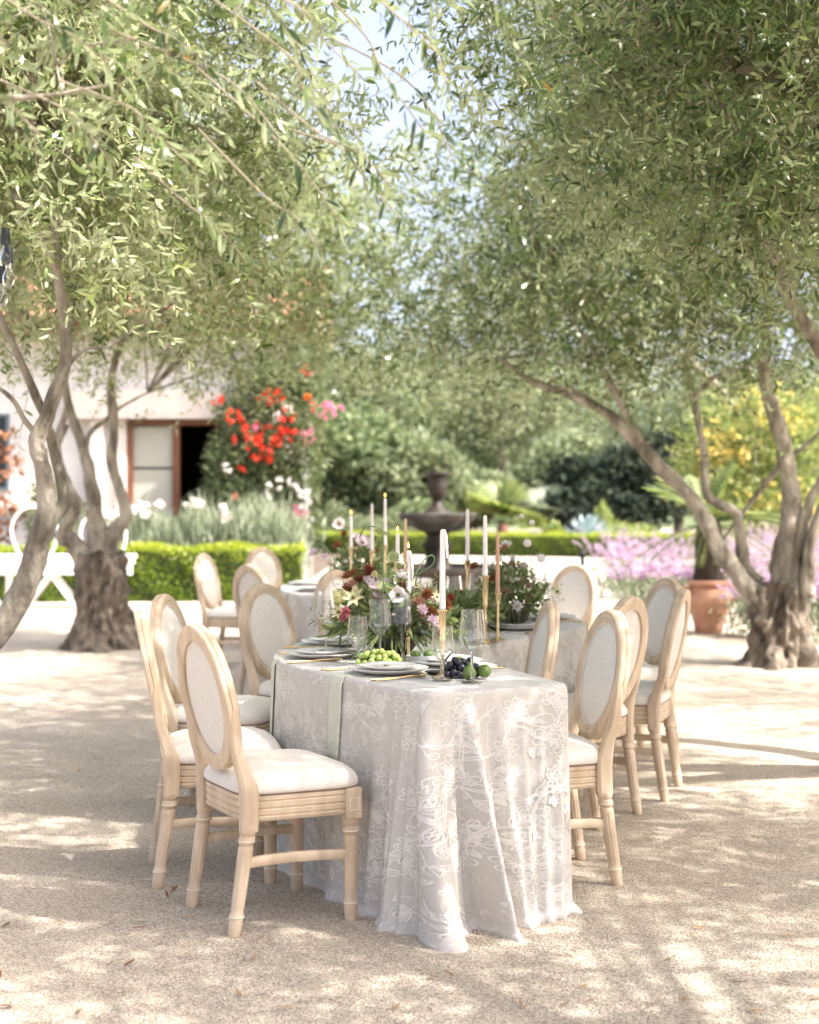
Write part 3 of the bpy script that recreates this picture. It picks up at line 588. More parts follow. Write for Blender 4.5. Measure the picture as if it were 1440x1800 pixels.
# ------------------------------------------------------------------ planting by the house
def flower_cluster(name, parent, c, r, n, m, s=.07):
    r *= .8
    p = np.array(c)[None] + rng.normal(size=(n, 3)) * r * .55; d = rdir(n); d[:, 1] -= .5
    pp = np.repeat(p, 5, 0); dd = rdir(n * 5)
    o = foliage(name, pp, dd, np.repeat(d, 5, 0), s * (.7 + .5 * rng.random(n * 5)), s * .8, m); world_child(o, parent); o['kind'] = 'stuff'; return o
RC = 24.4
cl = bush('climbing_rose', at(450, 950, RC) * Vector((1, 1, 0)) if False else (at(450, 900, RC).x, RC, 0), 'tall climbing rose with red flower clusters beside the dark doorway', 'climbing plant',
          [(tuple(at(x, y, RC + U(-.2, .2))), (rx, .4, rz)) for x, y, rx, rz in [(450, 730, .75, .6), (420, 800, .55, .6), (490, 790, .65, .6), (455, 860, .65, .6), (515, 860, .45, .55), (410, 880, .5, .45), (500, 690, .6, .45), (430, 930, .8, .4), (520, 920, .5, .4), (540, 740, .4, .5), (470, 655, .6, .35), (390, 840, .35, .7), (540, 830, .3, .6), (400, 930, .4, .4), (535, 660, .4, .5), (560, 610, .35, .4)]], 18500, .085, .055, green_a, trunk=(1.8, .05))
for (x, y, r, n) in [(470, 700, .20, 9), (485, 695, .14, 6), (388, 703, .14, 5), (405, 735, .15, 6), (420, 740, .12, 5), (440, 765, .16, 6), (465, 750, .12, 5), (455, 775, .12, 5), (480, 780, .12, 5), (505, 735, .14, 6), (515, 752, .16, 8), (460, 797, .22, 11), (475, 800, .14, 6), (490, 770, .15, 6), (512, 770, .1, 4), (430, 755, .1, 4), (540, 655, .12, 5), (550, 712, .12, 5), (535, 700, .1, 3), (412, 770, .08, 3), (500, 755, .1, 4), (425, 825, .05, 2), (418, 872, .06, 2)]:
    flower_cluster('red_flower_cluster', cl, at(x, y, RC - .62), r, n, p_red if random.random() < .93 else p_or)
for (x, y, r, n, m) in [(580, 722, .22, 14, p_hot), (545, 765, .12, 6, p_hot), (520, 900, .10, 5, p_hot), (533, 905, .1, 4, p_hot), (540, 770, .14, 6, p_pink), (447, 752, .06, 2, p_hot), (505, 718, .09, 4, p_white), (487, 736, .09, 4, p_white), (525, 862, .16, 8, p_white), (535, 880, .14, 6, p_white), (400, 825, .1, 4, p_white), (470, 870, .14, 5, p_white), (480, 895, .1, 4, p_white), (495, 920, .1, 4, p_white), (505, 845, .12, 5, p_white)]:
    flower_cluster('pale_flower_cluster', cl, at(x, y, RC - .66), r, n, m)
po = MB().box((hx(541), HD - .7, 1.25), (.10, .10, 2.5)).build('post', white_p, None, bevel=.01); tag(po, 'white painted post at the right side of the climbing rose', 'post')
for i, (x, w, h) in enumerate([(385, 60, .35), (430, 50, .5), (465, 60, .62), (505, 50, .4), (255, 40, .45), (300, 45, .35), (350, 30, .55), (225, 40, .3)]):
    c = at(x, 960, 22.6); n = 900
    o = empty('lavender_bush', (c.x, 22.6, 0), 0, ['spiky silver green bush below the dark doorway, left of the roses', 'spiky silver green bush left of the tallest one under the roses', 'tallest spiky silver green bush under the red roses', 'spiky silver green bush right of the tallest one under the roses', 'silver bush with white blooms in front of the door', 'silver bush at the right foot of the door frame', 'grey bush standing in the dark doorway opening', 'silver bush at the left foot of the door frame'][i], 'bush', 'bushes behind the left hedge')
    b = np.stack([c.x + rng.normal(size=n) * w / 260, 22.6 + rng.normal(size=n) * .2, .2 + rng.random(n) ** .7 * (h + .45) * (.7 + .5 * np.sin(rng.random(n) * 3))], 1)
    d = np.stack([rng.normal(size=n) * .35, rng.normal(size=n) * .35, np.ones(n)], 1)
    world_child(foliage('foliage', b, d, rdir(n), .28 * (.6 + .6 * rng.random(n)), .022, grey_l, kind='stuff'), o)
    if i in (4, 7, 6):
        for k in range(3): flower_cluster('white_flower', o, Vector((c.x + U(-.4, .5), 22.4, 1.28 + U(-.1, .15))), .07, 6, p_white, .09)
c = at(12, 800, 23.4)
o = bush('rust_shrub', (c.x, 23.4, 0), 'shrub with rusty orange leaves in front of the dark left window', 'bush', [(tuple(c), (.22, .2, .45)), ((c.x, 23.4, 1.2), (.15, .2, .5))], 160, .13, .09, p_rustleaf, trunk=(1.6, .03))
c = at(95, 880, 23.2)
bush('pink_shrub', (c.x, 23.2, 0), 'dark leafy shrub with pink buds behind the left trunks', 'bush', [((c.x, 23.2, 1.1), (.5, .4, .9))], 1500, .09, .055, green_a, trunk=(.9, .03))

# ------------------------------------------------------------------ bench
BD = 19.3; bs = FPX / BD
bench = empty('bench', (at(110, 900, BD).x, BD, 0), 0, 'white wooden bench with crossed legs and a hooped arm before the left hedge', 'bench')
def bx(x): return (x - 110) / bs
def bz(y): return CAMH - (y - HY) / bs
for (y0, y1, yy) in [(992, 977, .14), (1010, 994, -.02)]:
    MB().box(((bx(-60) + bx(232)) / 2, yy, (bz(y0) + bz(y1)) / 2), (bx(232) - bx(-60), .13, bz(y1) - bz(y0))).build('plank', white_p, bench, bevel=.006)
MB().box(((bx(-60) + bx(232)) / 2, .29, bz(979)), (bx(232) - bx(-60), .13, .06)).build('plank', white_p, bench, bevel=.006)
for cx in (88, -52, 205):
    for yy in (-.02, .26):
        for sx in (-1, 1):
            if cx == 205 and sx == 1: continue
            MB().bar((bx(cx), yy, bz(1008)), (bx(cx + sx * 48), yy + .0, .01), .05, .05).build('leg', white_p, bench, bevel=.004)
for x in (12, 206): MB().box((bx(x), .1, bz(1008) / 2), (.07, .07, bz(1008) - .01)).build('leg', white_p, bench, bevel=.004)
hoop = [(bx(28), .3, bz(985)), (bx(14), .3, bz(955)), (bx(9), .3, bz(930)), (bx(18), .3, bz(906)), (bx(36), .3, bz(893)), (bx(62), .3, bz(893)), (bx(80), .3, bz(905)), (bx(90), .3, bz(930)), (bx(86), .3, bz(960)), (bx(74), .3, bz(985))]
P = spline(hoop, 50); MB().tube(P, .02, 10).build('hooped_arm', white_p, bench)
hoop = [(x + bx(158) - bx(9) - .2, y, z - .05) for x, y, z in hoop]; MB().tube(spline(hoop, 50), .02, 10).build('hooped_arm', white_p, bench)

# ------------------------------------------------------------------ fountain
FD = 22.0; fs_ = FPX / FD
ft = empty('fountain', (at(769, 900, FD).x, FD, 0), 0, 'dark stone tiered fountain with a lobed bowl and an urn on top', 'fountain')
fz = lambda y: CAMH - (y - HY) / fs_
scal = lambda k, a: (lambda t, z: 1 + a * abs(math.sin(k * t / 2)))
MB().lathe([(1.15, 0), (1.2, .06), (1.2, .36), (1.27, .42), (1.27, .48), (1.08, .48), (1.05, .2), (.3, .18)], 48, cap=False).build('basin', fstain, ft)
MB().lathe([(1.06, .44), (.01, .44)], 40, cap=False).build('water', glassd, ft)
MB().lathe([(.30, .18), (.30, .34), (.24, .38), (.19, .48), (.17, .62), (.19, .74), (.22, .8), (.17, .86), (.15, .95), (.20, 1.0), (.27, 1.04)], 28, mod=lambda t, z: 1 + .06 * math.cos(8 * t)).build('pedestal', fstain, ft)
MB().lathe([(.10, .98), (.28, 1.03), (.44, 1.11), (.53, 1.20), (.56, 1.255), (.575, 1.28), (.55, 1.295), (.50, 1.24), (.3, 1.2), (.05, 1.19)], 64, mod=scal(8, .12), cap=False).build('bowl', fstone, ft)
MB().lathe([(.24, 1.20), (.25, 1.27), (.20, 1.33), (.13, 1.38), (.075, 1.44), (.07, 1.48)], 24, mod=lambda t, z: 1 + .04 * math.cos(8 * t)).build('pedestal', fstain, ft)
MB().lathe([(.05, 1.46), (.09, 1.52), (.135, 1.62), (.15, 1.72), (.14, 1.80), (.13, 1.85), (.17, 1.88), (.225, 1.895), (.225, 1.925), (.19, 1.935), (.12, 1.87), (.02, 1.86)], 28, mod=lambda t, z: 1 + .03 * math.cos(10 * t), cap=False).build('urn', fstain, ft)

# ------------------------------------------------------------------ right garden
pc = gat(1246, 1113); ps = FPX / pc.y
pot = empty('terracotta_pot', pc, 0, 'round terracotta pot holding a cycad before the purple sage', 'pot')
MB().lathe([(.13, 0), (.15, .02), (.165, .10), (.19, .20), (.232, .30), (.248, .38), (.243, .44), (.215, .49), (.20, .515), (.235, .53), (.245, .555), (.235, .575), (.20, .58), (.185, .56), (.17, .5), (.01, .48)], 40, mod=lambda t, z: 1 + .012 * math.sin(z * 180), cap=False).build('body', terra, pot)
for s in (-1, 1):
    P = spline([(s * .215, -.06, .50), (s * .29, -.06, .49), (s * .31, -.06, .43), (s * .245, -.06, .36)], 14); MB().tube(P, .022, 8).build('handle', terra, pot)
cyd = empty('cycad', (pc.x, pc.y, .5), 0, 'cycad with stiff arching fronds growing in the terracotta pot', 'plant')
MB().lathe([(.15, -.03), (.155, .1), (.15, .25), (.145, .5), (.14, .66), (.10, .74), (.03, .77)], 28, mod=lambda t, z: 1 + .08 * math.sin(7 * t + z * 60) + .05 * math.sin(z * 140)).build('trunk', cyc_tr, cyd)
for i in range(40):
    a = i * 2.399; el = R(12 + 62 * ((i * .618) % 1)) if i % 4 else R(-12); ln = U(.75, 1.0); dv = Vector((math.cos(a) * math.cos(el), math.sin(a) * math.cos(el), math.sin(el)))
    pts = [Vector((0, 0, .70)) + dv * ln * t + Vector((0, 0, -.28 * t * t * ln)) for t in np.linspace(.05, 1, 22)]
    s = dv.cross(Vector((0, 0, 1))).normalized(); up = s.cross(dv)
    P, D, UP = [], [], []
    for j in range(3, 22):
        tv = (pts[j] - pts[j - 1]).normalized()
        for sg in (-1, 1):
            for q in (0, .5): P.append(pts[j - 1].lerp(pts[j], q)); D.append(s * sg * .8 + tv * .55 + up * .28); UP.append(up)
    fr = foliage('frond', np.array(P), np.array(D), np.array(UP), .15, .014, green_y if i % 3 else green_a, cyd)
    MB().tube(pts, [.006] * 22, 4).build('midrib', stem_m, fr)
# purple sage bank
for i, (x, y, h, w) in enumerate([(1085, 1052, .95, .45), (1130, 1085, .80, .42), (1175, 1040, .90, .5), (1210, 1075, .7, .35), (1300, 1080, .95, .45), (1340, 1120, .7, .4), (1400, 1060, 1.0, .5), (1438, 1130, .75, .4), (1470, 1075, 1.0, .5), (1255, 1045, .95, .5), (1330, 1050, 1.0, .5)]):
    c = gat(x, y); n = 700
    o = empty('sage_bush', c, 0, ['purple sage bush farthest left, behind the right chairs', 'purple sage bush low behind the grey backed chairs', 'tall purple sage bush left of the terracotta pot', 'low purple sage bush touching the left of the pot', 'purple sage bush just right of the terracotta pot', 'low purple sage bush in front, between pot and olive butt', 'tall purple sage bush behind the right olive butt', 'purple sage bush at the right edge before the olive butt', 'purple sage bush cut by the right edge', 'purple sage bush directly behind the terracotta pot', 'tall purple sage bush behind the low one right of the pot'][i], 'bush', 'purple sage bank')
    b = np.stack([c.x + rng.normal(size=n) * w * .5, c.y + rng.normal(size=n) * w * .5, rng.random(n) * h * .62], 1)
    world_child(foliage('foliage', b, rdir(n) + np.array([0, 0, .6]), rdir(n), .10, .02, grey_l, kind='stuff'), o)
    k = 70; h *= 1.12; base = np.stack([c.x + rng.normal(size=k) * w * .42, c.y + rng.normal(size=k) * w * .42, np.full(k, h * .45)], 1); dv = nrm(np.stack([rng.normal(size=k) * .55, rng.normal(size=k) * .5, np.ones(k)], 1)); ln = h * (.35 + .4 * rng.random(k))
    P = np.concatenate([base + dv * (ln * t)[:, None] + np.array([0, 0, -.12]) * t * t + rng.normal(size=(k, 3)) * .006 for t in np.linspace(.3, 1, 16) for _ in range(2)])
    m_ = len(P); world_child(foliage('flower_spikes', P, rdir(m_), rdir(m_), .034, .024, p_pur, kind='stuff'), o)
    mb = MB()
    for q in range(k): mb.tube([base[q] - np.array([0, 0, h * .3]), base[q] + dv[q] * ln[q] * .5, base[q] + dv[q] * ln[q] + np.array([0, 0, -.12])], [.004, .003, .002], 4)
    world_child(mb.build('stems', stem_m, None), o)['kind'] = 'stuff'
# yellow flowering shrub tree
YD = 25.0
c = at(1320, 780, YD)
o = bush('yellow_shrub', (c.x, YD, 0), 'tall shrub covered in yellow flowers behind the right olive limbs', 'shrub', [(tuple(at(x, y, YD + U(-.4, .4))), (r, .8, r)) for x, y, r in [(1260, 770, .7), (1320, 730, .8), (1380, 760, .8), (1290, 840, .8), (1350, 850, .9), (1420, 840, .9), (1220, 830, .6), (1400, 920, .9), (1300, 910, .8), (1450, 740, .8)]], 13000, .10, .05, green_y, trunk=(1.6, .07))
fn = 330; p, d = blob_points(fn, [(tuple(at(x, y, YD - .5)), (r, .6, r * .8)) for x, y, r in [(1270, 770, .6), (1340, 720, .7), (1290, 800, .5), (1400, 870, .6), (1330, 880, .5), (1240, 820, .4), (1390, 740, .5), (1430, 900, .5)]], .6)
world_child(foliage('yellow_flowers', np.repeat(p, 4, 0), rdir(len(p) * 4), rdir(len(p) * 4), .085, .06, p_gold, kind='stuff'), o)
# fan palm, agave
def palm(loc, h, nf, ln, label, m):
    o = empty('fan_palm', loc, 0, label, 'palm')
    MB().tube([(0, 0, -.02), (.04, 0, h * .5), (0, 0, h)], [.22, .16, .14], 12).build('trunk', board_m, o)
    for i in range(nf):
        a = i * 2.399; el = R(-5 + 85 * ((i * .618 + .1) % 1)); dv = Vector((math.cos(a) * math.cos(el), math.sin(a) * math.cos(el), math.sin(el))); s = dv.cross(Vector((0, 0, 1))).normalized(); up = s.cross(dv)
        root = Vector((0, 0, h)) + dv * ln * .45; P, D, UP = [], [], []
        for k in range(20):
            b = R(-75 + 150 * k / 19); P.append(root); D.append(dv * math.cos(b) + s * math.sin(b) + up * .1 * math.cos(b * 3)); UP.append(up)
        f = foliage('frond', np.array(P), np.array(D), np.array(UP), ln * U(.45, .65), ln * .05, m, o, bend=.3); MB().tube([(0, 0, h), root], [.02, .012], 5).build('leaf_stalk', stem_m, f)
palm((at(885, 900, 46).x, 46, 0), .9, 30, 1.6, 'bright fan palm right of the fountain beyond the hedge', green_y)
palm((at(965, 900, 50).x, 50, 0), .9, 20, 1.5, 'smaller pale fan palm between the bright palm and the agave', grey_l)
ag = empty('agave', (at(1035, 900, 44).x, 44, 0), 0, 'blue grey agave rosette above the far hedge', 'plant')
P, D = [], []
for i in range(60):
    a = i * 2.399; el = R(8 + 75 * (i / 60)); P.append((0, 0, .25)); D.append((math.cos(a) * math.cos(el), math.sin(a) * math.cos(el), math.sin(el)))
    foliage('leaf', np.array(P[-1:]), np.array(D[-1:]), np.array([[0, 0, 1.]]) + .01, 1.05, .22, agave_m, ag, True, bend=.1)
for i, (x, h, w) in enumerate([(975, .9, .3), (1060, 1.5, .25), (1090, .9, .8), (1130, .8, .7), (640, 1.1, .9), (690, 1.2, .8), (590, 1.5, 1.0)]):
    d = 45 + i * .3; c = at(x, 900, d)
    bush('border_bush', (c.x, d, 0), ['small yellow green bush left of the agave', 'upright green spike bush beside the agave', 'low yellow green bush right of the agave', 'low yellow green bush behind the sage tips', 'pale bush left of the fountain bowl', 'green bush touching the left of the fountain bowl', 'pale round bush behind the candles on the left'][i], 'bush', [((c.x, d, h * .5), (w, .5, h * .55))], 1500, .14, .08, green_y if i < 4 else green_b, 'border bushes beyond the hedge')

# ------------------------------------------------------------------ trees closing the background
BT = [(640, 60, 4.6, 8.2, 'b', 'pale grey green tree rising behind the climbing rose'), (570, 50, 3.2, 5.4, 'a', 'round green tree just right of the house'), (700, 50, 2.8, 4.2, 'b', 'pale round tree behind the fountain urn, on the left'), (790, 72, 5.4, 10, 'a', 'green tree above the fountain'), (880, 62, 4.4, 7.4, 'b', 'grey green tree above the fan palm'), (960, 74, 5.4, 9.6, 'a', 'green tree between fan palm and shade-dark thicket'), (1010, 56, 3.2, 4.4, 'b', 'pale tree at the left of the shade-dark thicket'), (1100, 52, 3.4, 3.8, 'd', 'thicket tree darkened as painted shade behind the long olive limb'), (1040, 50, 2.2, 2.2, 'd', 'low thicket darkened as painted shade below the pale tree'), (1190, 54, 3.2, 4.4, 'd', 'tree darkened as painted shade right of the thicket, behind the limbs'), (1250, 70, 5.6, 9, 'a', 'tall green tree behind the yellow shrub'), (1420, 66, 5.6, 9, 'b', 'tall grey green tree at the right edge'), (500, 75, 5.6, 10, 'a', 'tall green tree over the house roof'), (330, 70, 5.6, 10, 'b', 'grey green tree far behind the house on the left'), (745, 48, 1.6, 1.7, 'a', 'low green bush mass behind the fountain bowl'), (850, 92, 7, 12, 'b', 'farthest pale tree in the middle of the background'), (700, 96, 7, 13, 'a', 'farthest green tree left of the middle'), (130, 60, 5, 8, 'a', 'green tree far behind the house at the left edge'), (1120, 90, 7.5, 12, 'b', 'farthest pale tree above the shade-dark thicket'), (610, 56, 3.0, 3.6, 'a', 'green tree low between the rose and the candles'), (820, 54, 2.2, 3.0, 'b', 'small pale tree right of the fountain urn')]
for i, (x, d, r, h, k, lab) in enumerate(BT):
    X = at(x, 900, d).x; zc = h - r * .55
    e = sub_ells((X, d, max(zc, r * .5)), (r, r * .8, r * .8), 26, .30)
    if zc > r * .9: e += sub_ells((X + U(-1, 1), d + .5, zc * .45), (r * .9, r * .7, zc * .5), 14, .34)
    bush('garden_tree', (X, d, 0), lab, 'tree', e, 9000, .24, .15, {'a': green_a, 'b': green_b, 'd': green_shade}[k], 'trees closing the background', trunk=(max(zc, .8), .16), part='crown', shell=.2)
# one further olive tree by the path
for (x, d, ells, lab) in [(1010, 24, [((3.0, 24, 5.2), (2.4, 1.8, 1.5)), ((1.5, 24, 4.6), (1.3, 1.4, 1.0))], 'far olive tree right of the fountain above the long limb')]:
    X = 6.6 if x > 720 else -1.5; d = 27.2; t = tree('olive_tree', (X, d, 0), lab); stump(t, (X, d), .26, .9, .2, 1.7, x)
    c = ells[0][0]; limb(t, [(X, d, .8, .18), (X - .1, d, 2.4, .12), (X * .7 + c[0] * .3, d - .8, 3.8, .08), (c[0] - .4, c[1], 5.4, .03)])
    crown(t, ells, 1500, lf=.11, wd=.03, pairs=6, Lt=.5, fine=False, m=leaf_o2, blossom=0, clump=.35)
# path light and string light
o = empty('path_light', (at(1024, 900, 15.5).x, 15.5, 0), 0, 'short dark path light post behind the chairs', 'path light')
MB().lathe([(.022, 0), (.022, .82), (.045, .83), (.045, .87), (.012, .90)], 12).build('post', black_m, o)
SLD = 5.6
o = empty('string_light', at(8, 430, SLD), 0, 'black string light with clear bulbs hanging at the left edge', 'string light')
q = [at(-60, 395, SLD), at(0, 415, SLD), at(12, 440, SLD), at(6, 480, SLD), at(4, 530, SLD), at(-50, 560, SLD)]
world_child(MB().tube(spline([tuple(v) for v in q], 30), .004, 6).build('cable', black_m, None), o)
for (x, y) in ((10, 425), (15, 458), (3, 492)):
    c = at(x, y, SLD - .03) - o.location
    so_ = MB().lathe([(.012, .055), (.017, .05), (.019, .02), (.019, -.012)], 12, c).build('socket', black_m, o)
    MB().lathe([(.010, -.012), (.014, -.03), (.026, -.06), (.028, -.078), (.02, -.098), (.004, -.106)], 14, c).build('bulb', tglass, so_)
# ------------------------------------------------------------------ chairs
def make_chair():
    ch = empty('dining_chair')
    # turned legs
    LP = [(.0185, 0), (.0205, .008), (.0225, .054), (.0205, .058), (.0245, .062), (.0225, .068), (.0205, .072), (.0215, .09), (.0245, .262), (.0245, .272), (.0205, .282), (.026, .290), (.0265, .304), (.0225, .312), (.027, .318), (.027, .336)]
    dense = [];
    for (r0, z0), (r1, z1) in zip(LP, LP[1:]):
        k = 4 if z1 - z0 > .1 else 1
        dense += [(r0 + (r1 - r0) * i / k, z0 + (z1 - z0) * i / k) for i in range(k)]
    dense.append(LP[-1])
    flute = lambda t, z: 1 - (.085 * max(0, math.cos(10 * t)) ** 2 if .085 < z < .266 else 0)
    def leg(x, y, dx):
        M = Matrix(((1, 0, -dx / .336), (0, 1, 0), (0, 0, 1)))   # splay
        o = MB().lathe(dense, 40, (x, y, 0), flute, M).build('leg', wood, ch, angle=50)
        for z, r in ((.060, .0245), (.296, .0262)):
            MB().lathe([(r - .002, z - .003), (r + .0008, z - .0015), (r + .0008, z + .0015), (r - .002, z + .003)], 24, (x - dx * z / .336, y, 0)).build('ring', wash, o)
        return o
    for s in (-1, 1):
        o = leg(.40, s * .212, 0)
        MB().box((.40, s * .212, .386), (.056, .056, .10)).build('block', wood, o, bevel=.004)
        for q in ((-1, 0), (1, 0), (0, -1), (0, 1)):
            MB().box((.40 + (q[0] * .015 if q[0] else 0), s * (.212 + .0285), .386 + (q[1] * .02 if q[1] else 0)), (.002 if q[0] else .03, .0016, .002 if q[1] else .04)).build('incised_line', wash, o, smooth=False)
        leg(0, s * .19, -.05)
    # rear posts rising into the oval
    CZ, HW, HH, TL = .733, .212, .243, R(11)
    ev = Vector((-math.sin(TL), 0, math.cos(TL))); en = Vector((math.cos(TL), 0, math.sin(TL))); C = Vector((-.012, 0, CZ))
    for s in (-1, 1):
        P = spline([(.050, s * .19, .325, .054, .046), (.052, s * .19, .40, .056, .046), (.050, s * .19, .455, .056, .044), (.034, s * .184, .51, .044, .04), (.012, s * .186, .58, .038, .038), (.002, s * .196, .65, .034, .03), (-.004, s * .203, .71, .022, .016)], 26); vs, fs = [], []
        for x, y, z, a, b in P:
            for u, v in ((-.5, -.32), (-.32, -.5), (.32, -.5), (.5, -.32), (.5, .32), (.32, .5), (-.32, .5), (-.5, .32)): vs.append((x + u * a, y + v * b, z))
        for i in range(25):
            for k in range(8): a, b = i * 8 + k, i * 8 + (k + 1) % 8; fs.append((a, b, b + 8, a + 8))
        fs += [tuple(range(8))[::-1], tuple(range(200, 208))]
        MB().add(vs, fs).build('post', wood, ch, angle=30)
    prof = [(.054, -.019), (.030, -.021), (.004, -.022), (0, -.018), (0, -.007), (.003, -.004), (0, -.001), (0, .010), (.004, .017), (.013, .0225), (.0165, .019), (.020, .0225), (.031, .021), (.0345, .017), (.038, .0185), (.047, .016), (.054, .010)]
    vs, fs = [], []; seg = 72; m = len(prof)
    for k in range(seg):
        t = 2 * math.pi * k / seg
        for inw, e in prof: vs.append(C + Vector((0, (HW - inw) * math.cos(t), 0)) + ev * (HH - inw) * math.sin(t) + en * e)
    for k in range(seg):
        for j in range(m): a, b = k * m + j, k * m + (j + 1) % m; c_, d_ = ((k + 1) % seg) * m + j, ((k + 1) % seg) * m + (j + 1) % m; fs.append((a, c_, d_, b))
    MB().add(vs, fs).build('back_frame', wood, ch, angle=35)
    for nm, base, dome in (('backrest', .009, .014), ('back_panel', -.009, -.003)):
        vs, fs = [], []; rs = (1, .93, .8, .6, .35, .08)
        for i, q in enumerate(rs):
            e = base + dome * (1 - q ** 3) ** .8
            for k in range(48):
                t = 2 * math.pi * k / 48; vs.append(C + Vector((0, (HW - .053) * q * math.cos(t), 0)) + ev * (HH - .053) * q * math.sin(t) + en * e)
        for i in range(5):
            for k in range(48): a, b = i * 48 + k, i * 48 + (k + 1) % 48; fs.append((a, b, b + 48, a + 48))
        fs.append(tuple(range(240, 288))); MB().add(vs, fs).build(nm, linen, ch, angle=None)
    P = [C + Vector((0, (HW - .0545) * math.cos(t), 0)) + ev * (HH - .0545) * math.sin(t) + en * .013 for t in np.linspace(0, 2 * math.pi, 60)]
    MB().tube(P, .0032, 6).build('piping', linen, ch)
    # seat rail and cushion
    def outline(k, n=80, inset=0):
        t = 2 * math.pi * k / n; c_, s_ = math.cos(t), math.sin(t); e = .36
        x = .232 + (.205 - inset) * math.copysign(abs(c_) ** e, c_); w = .198 + (x - .03) * .10
        x += .014 * max(0, c_) * (1 - abs(s_)); return Vector((x, (w - inset) * math.copysign(abs(s_) ** e, s_), 0))
    def loft(rows, n=80, close=True):
        vs, fs = [], []
        for ins, z in rows:
            for k in range(n): p = outline(k, n, ins); vs.append((p.x, p.y, z + (.010 * math.cos(math.pi * (p.x - .03) / .42) ** 2 if callable(close) else 0)))
        for i in range(len(rows) - 1):
            for k in range(n): a, b = i * n + k, i * n + (k + 1) % n; fs.append((a, b, b + n, a + n))
        return vs, fs
    vs, fs = loft([(.024, .352), (.006, .352), (.001, .357), (0, .366), (.005, .370), (.001, .374), (0, .388), (.005, .392), (.001, .396), (0, .412), (.004, .416), (0, .420), (0, .432), (.006, .437), (.024, .437)])
    MB().add(vs, fs).build('seat_rail', wood, ch, angle=40)
    vs, fs = loft([(.012, .434), (-.002, .439), (-.006, .447), (-.005, .462), (.006, .481), (.026, .497), (.06, .510), (.10, .518), (.15, .523), (.19, .524)])
    fs.append(tuple(range(len(vs) - 80, len(vs)))); MB().add(vs, fs).build('seat', linen, ch, angle=None)
    P = [Vector((*outline(k, 80, -.0005).xy, .4385)) for k in range(81)]; MB().tube(P, .0028, 5).build('piping', piping, ch)
    for s in (-1, 1):
        P = spline([(.015, s * .187, .222, 1), (.13, s * .193, .228, 1), (.27, s * .202, .226, 1), (.395, s * .21, .218, 1)], 9); vs, fs = [], []
        for x, y, z, _ in P:
            for u, v in ((-.5, -.35), (-.35, -.5), (.35, -.5), (.5, -.35), (.5, .35), (.35, .5), (-.35, .5), (-.5, .35)): vs.append((x, y + u * .022, z + v * .032))
        for i in range(8):
            for k in range(8): a, b = i * 8 + k, i * 8 + (k + 1) % 8; fs.append((a, b, b + 8, a + 8))
        MB().add(vs, fs).build('stretcher', wood, ch, angle=40)
    return ch
CH = [(-.645, 4.64, 29, 'oval back chair nearest the camera, seen from behind on the left'),
      (-.935, 5.23, 12, 'second oval back chair on the left, seen edge on behind the nearest'),
      (-1.03, 6.25, -9, 'oval back chair with sunlit linen, third on the left, farthest to the left'),
      (-.70, 7.15, -31, 'oval back chair facing right with dappled linen, just left of the stacked plates'),
      (-1.72, 12.2, -16, 'far oval back chair seen almost edge on against the hedge'),
      (-1.06, 9.75, 42, 'far oval back chair seen from behind, half hidden by the dappled one'),
      (-1.45, 14.2, -48, 'farthest oval back chair against the bright hedge'),
      (-.42, 8.75, -38, 'sunlit oval back chair behind the flowers on the left of the table'),
      (.70, 5.27, 193, 'oval back chair nearest on the right, grey linen front in shade'),
      (.90, 6.12, 146, 'oval back chair seen from behind, right after the nearest right one'),
      (.52, 5.78, 184, 'oval back chair seen edge on between table corner and right chairs'),
      (1.24, 6.72, 160, 'rightmost oval back chair seen edge on with warm sunlit side'),
      (1.36, 7.75, 200, 'oval back chair with grey front behind the rightmost one'),
      (1.10, 9.7, 222, 'oval back chair facing the camera at the far right end of the table')]
proto = make_chair()
for i, (x, y, h, lab) in enumerate(CH):
    o = proto if i == 0 else copy_tree(proto)
    o.location = (x, y, 0); o.rotation_euler = (0, 0, R(h)); tag(o, lab, 'chair', 'oval back chairs round the serpentine table')

# ------------------------------------------------------------------ serpentine table and cloths
CLN = spline([(.30, 4.60, .27), (.06, 5.08, .33), (-.18, 5.65, .36), (-.10, 6.2, .36), (.18, 6.65, .36), (.46, 7.05, .36), (.56, 7.5, .36), (.42, 8.1, .36), (.15, 8.7, .36), (-.2, 9.4, .36), (-.5, 10.1, .36), (-.62, 10.9, .36), (-.45, 11.7, .36), (-.1, 12.3, .36)], 260)
def seg_outline(i0, i1):
    C = CLN[i0:i1]; T = np.gradient(CLN[:, :2], axis=0)[i0:i1]; T = nrm(T); Nn = np.stack([-T[:, 1], T[:, 0]], 1)   # left normal
    Lf = C[:, :2] + Nn * C[:, 2:3]; Rt = C[:, :2] - Nn * C[:, 2:3]
    P = np.vstack([Rt, Lf[::-1]])                       # counter-clockwise seen from above
    # even spacing, then rounded corners
    Q = np.vstack([P, P[:1]]); s = np.concatenate([[0], np.cumsum(np.linalg.norm(np.diff(Q, axis=0), axis=1))]); n = int(s[-1] / .01)
    u = np.linspace(0, s[-1], n, endpoint=False); E = np.stack([np.interp(u, s, Q[:, 0]), np.interp(u, s, Q[:, 1])], 1)
    for _ in range(26): E = (np.roll(E, 1, 0) + 2 * E + np.roll(E, -1, 0)) / 4
    T = nrm(np.roll(E, -2, 0) - np.roll(E, 2, 0)); return E, np.stack([T[:, 1], -T[:, 0]], 1)
H = TZ
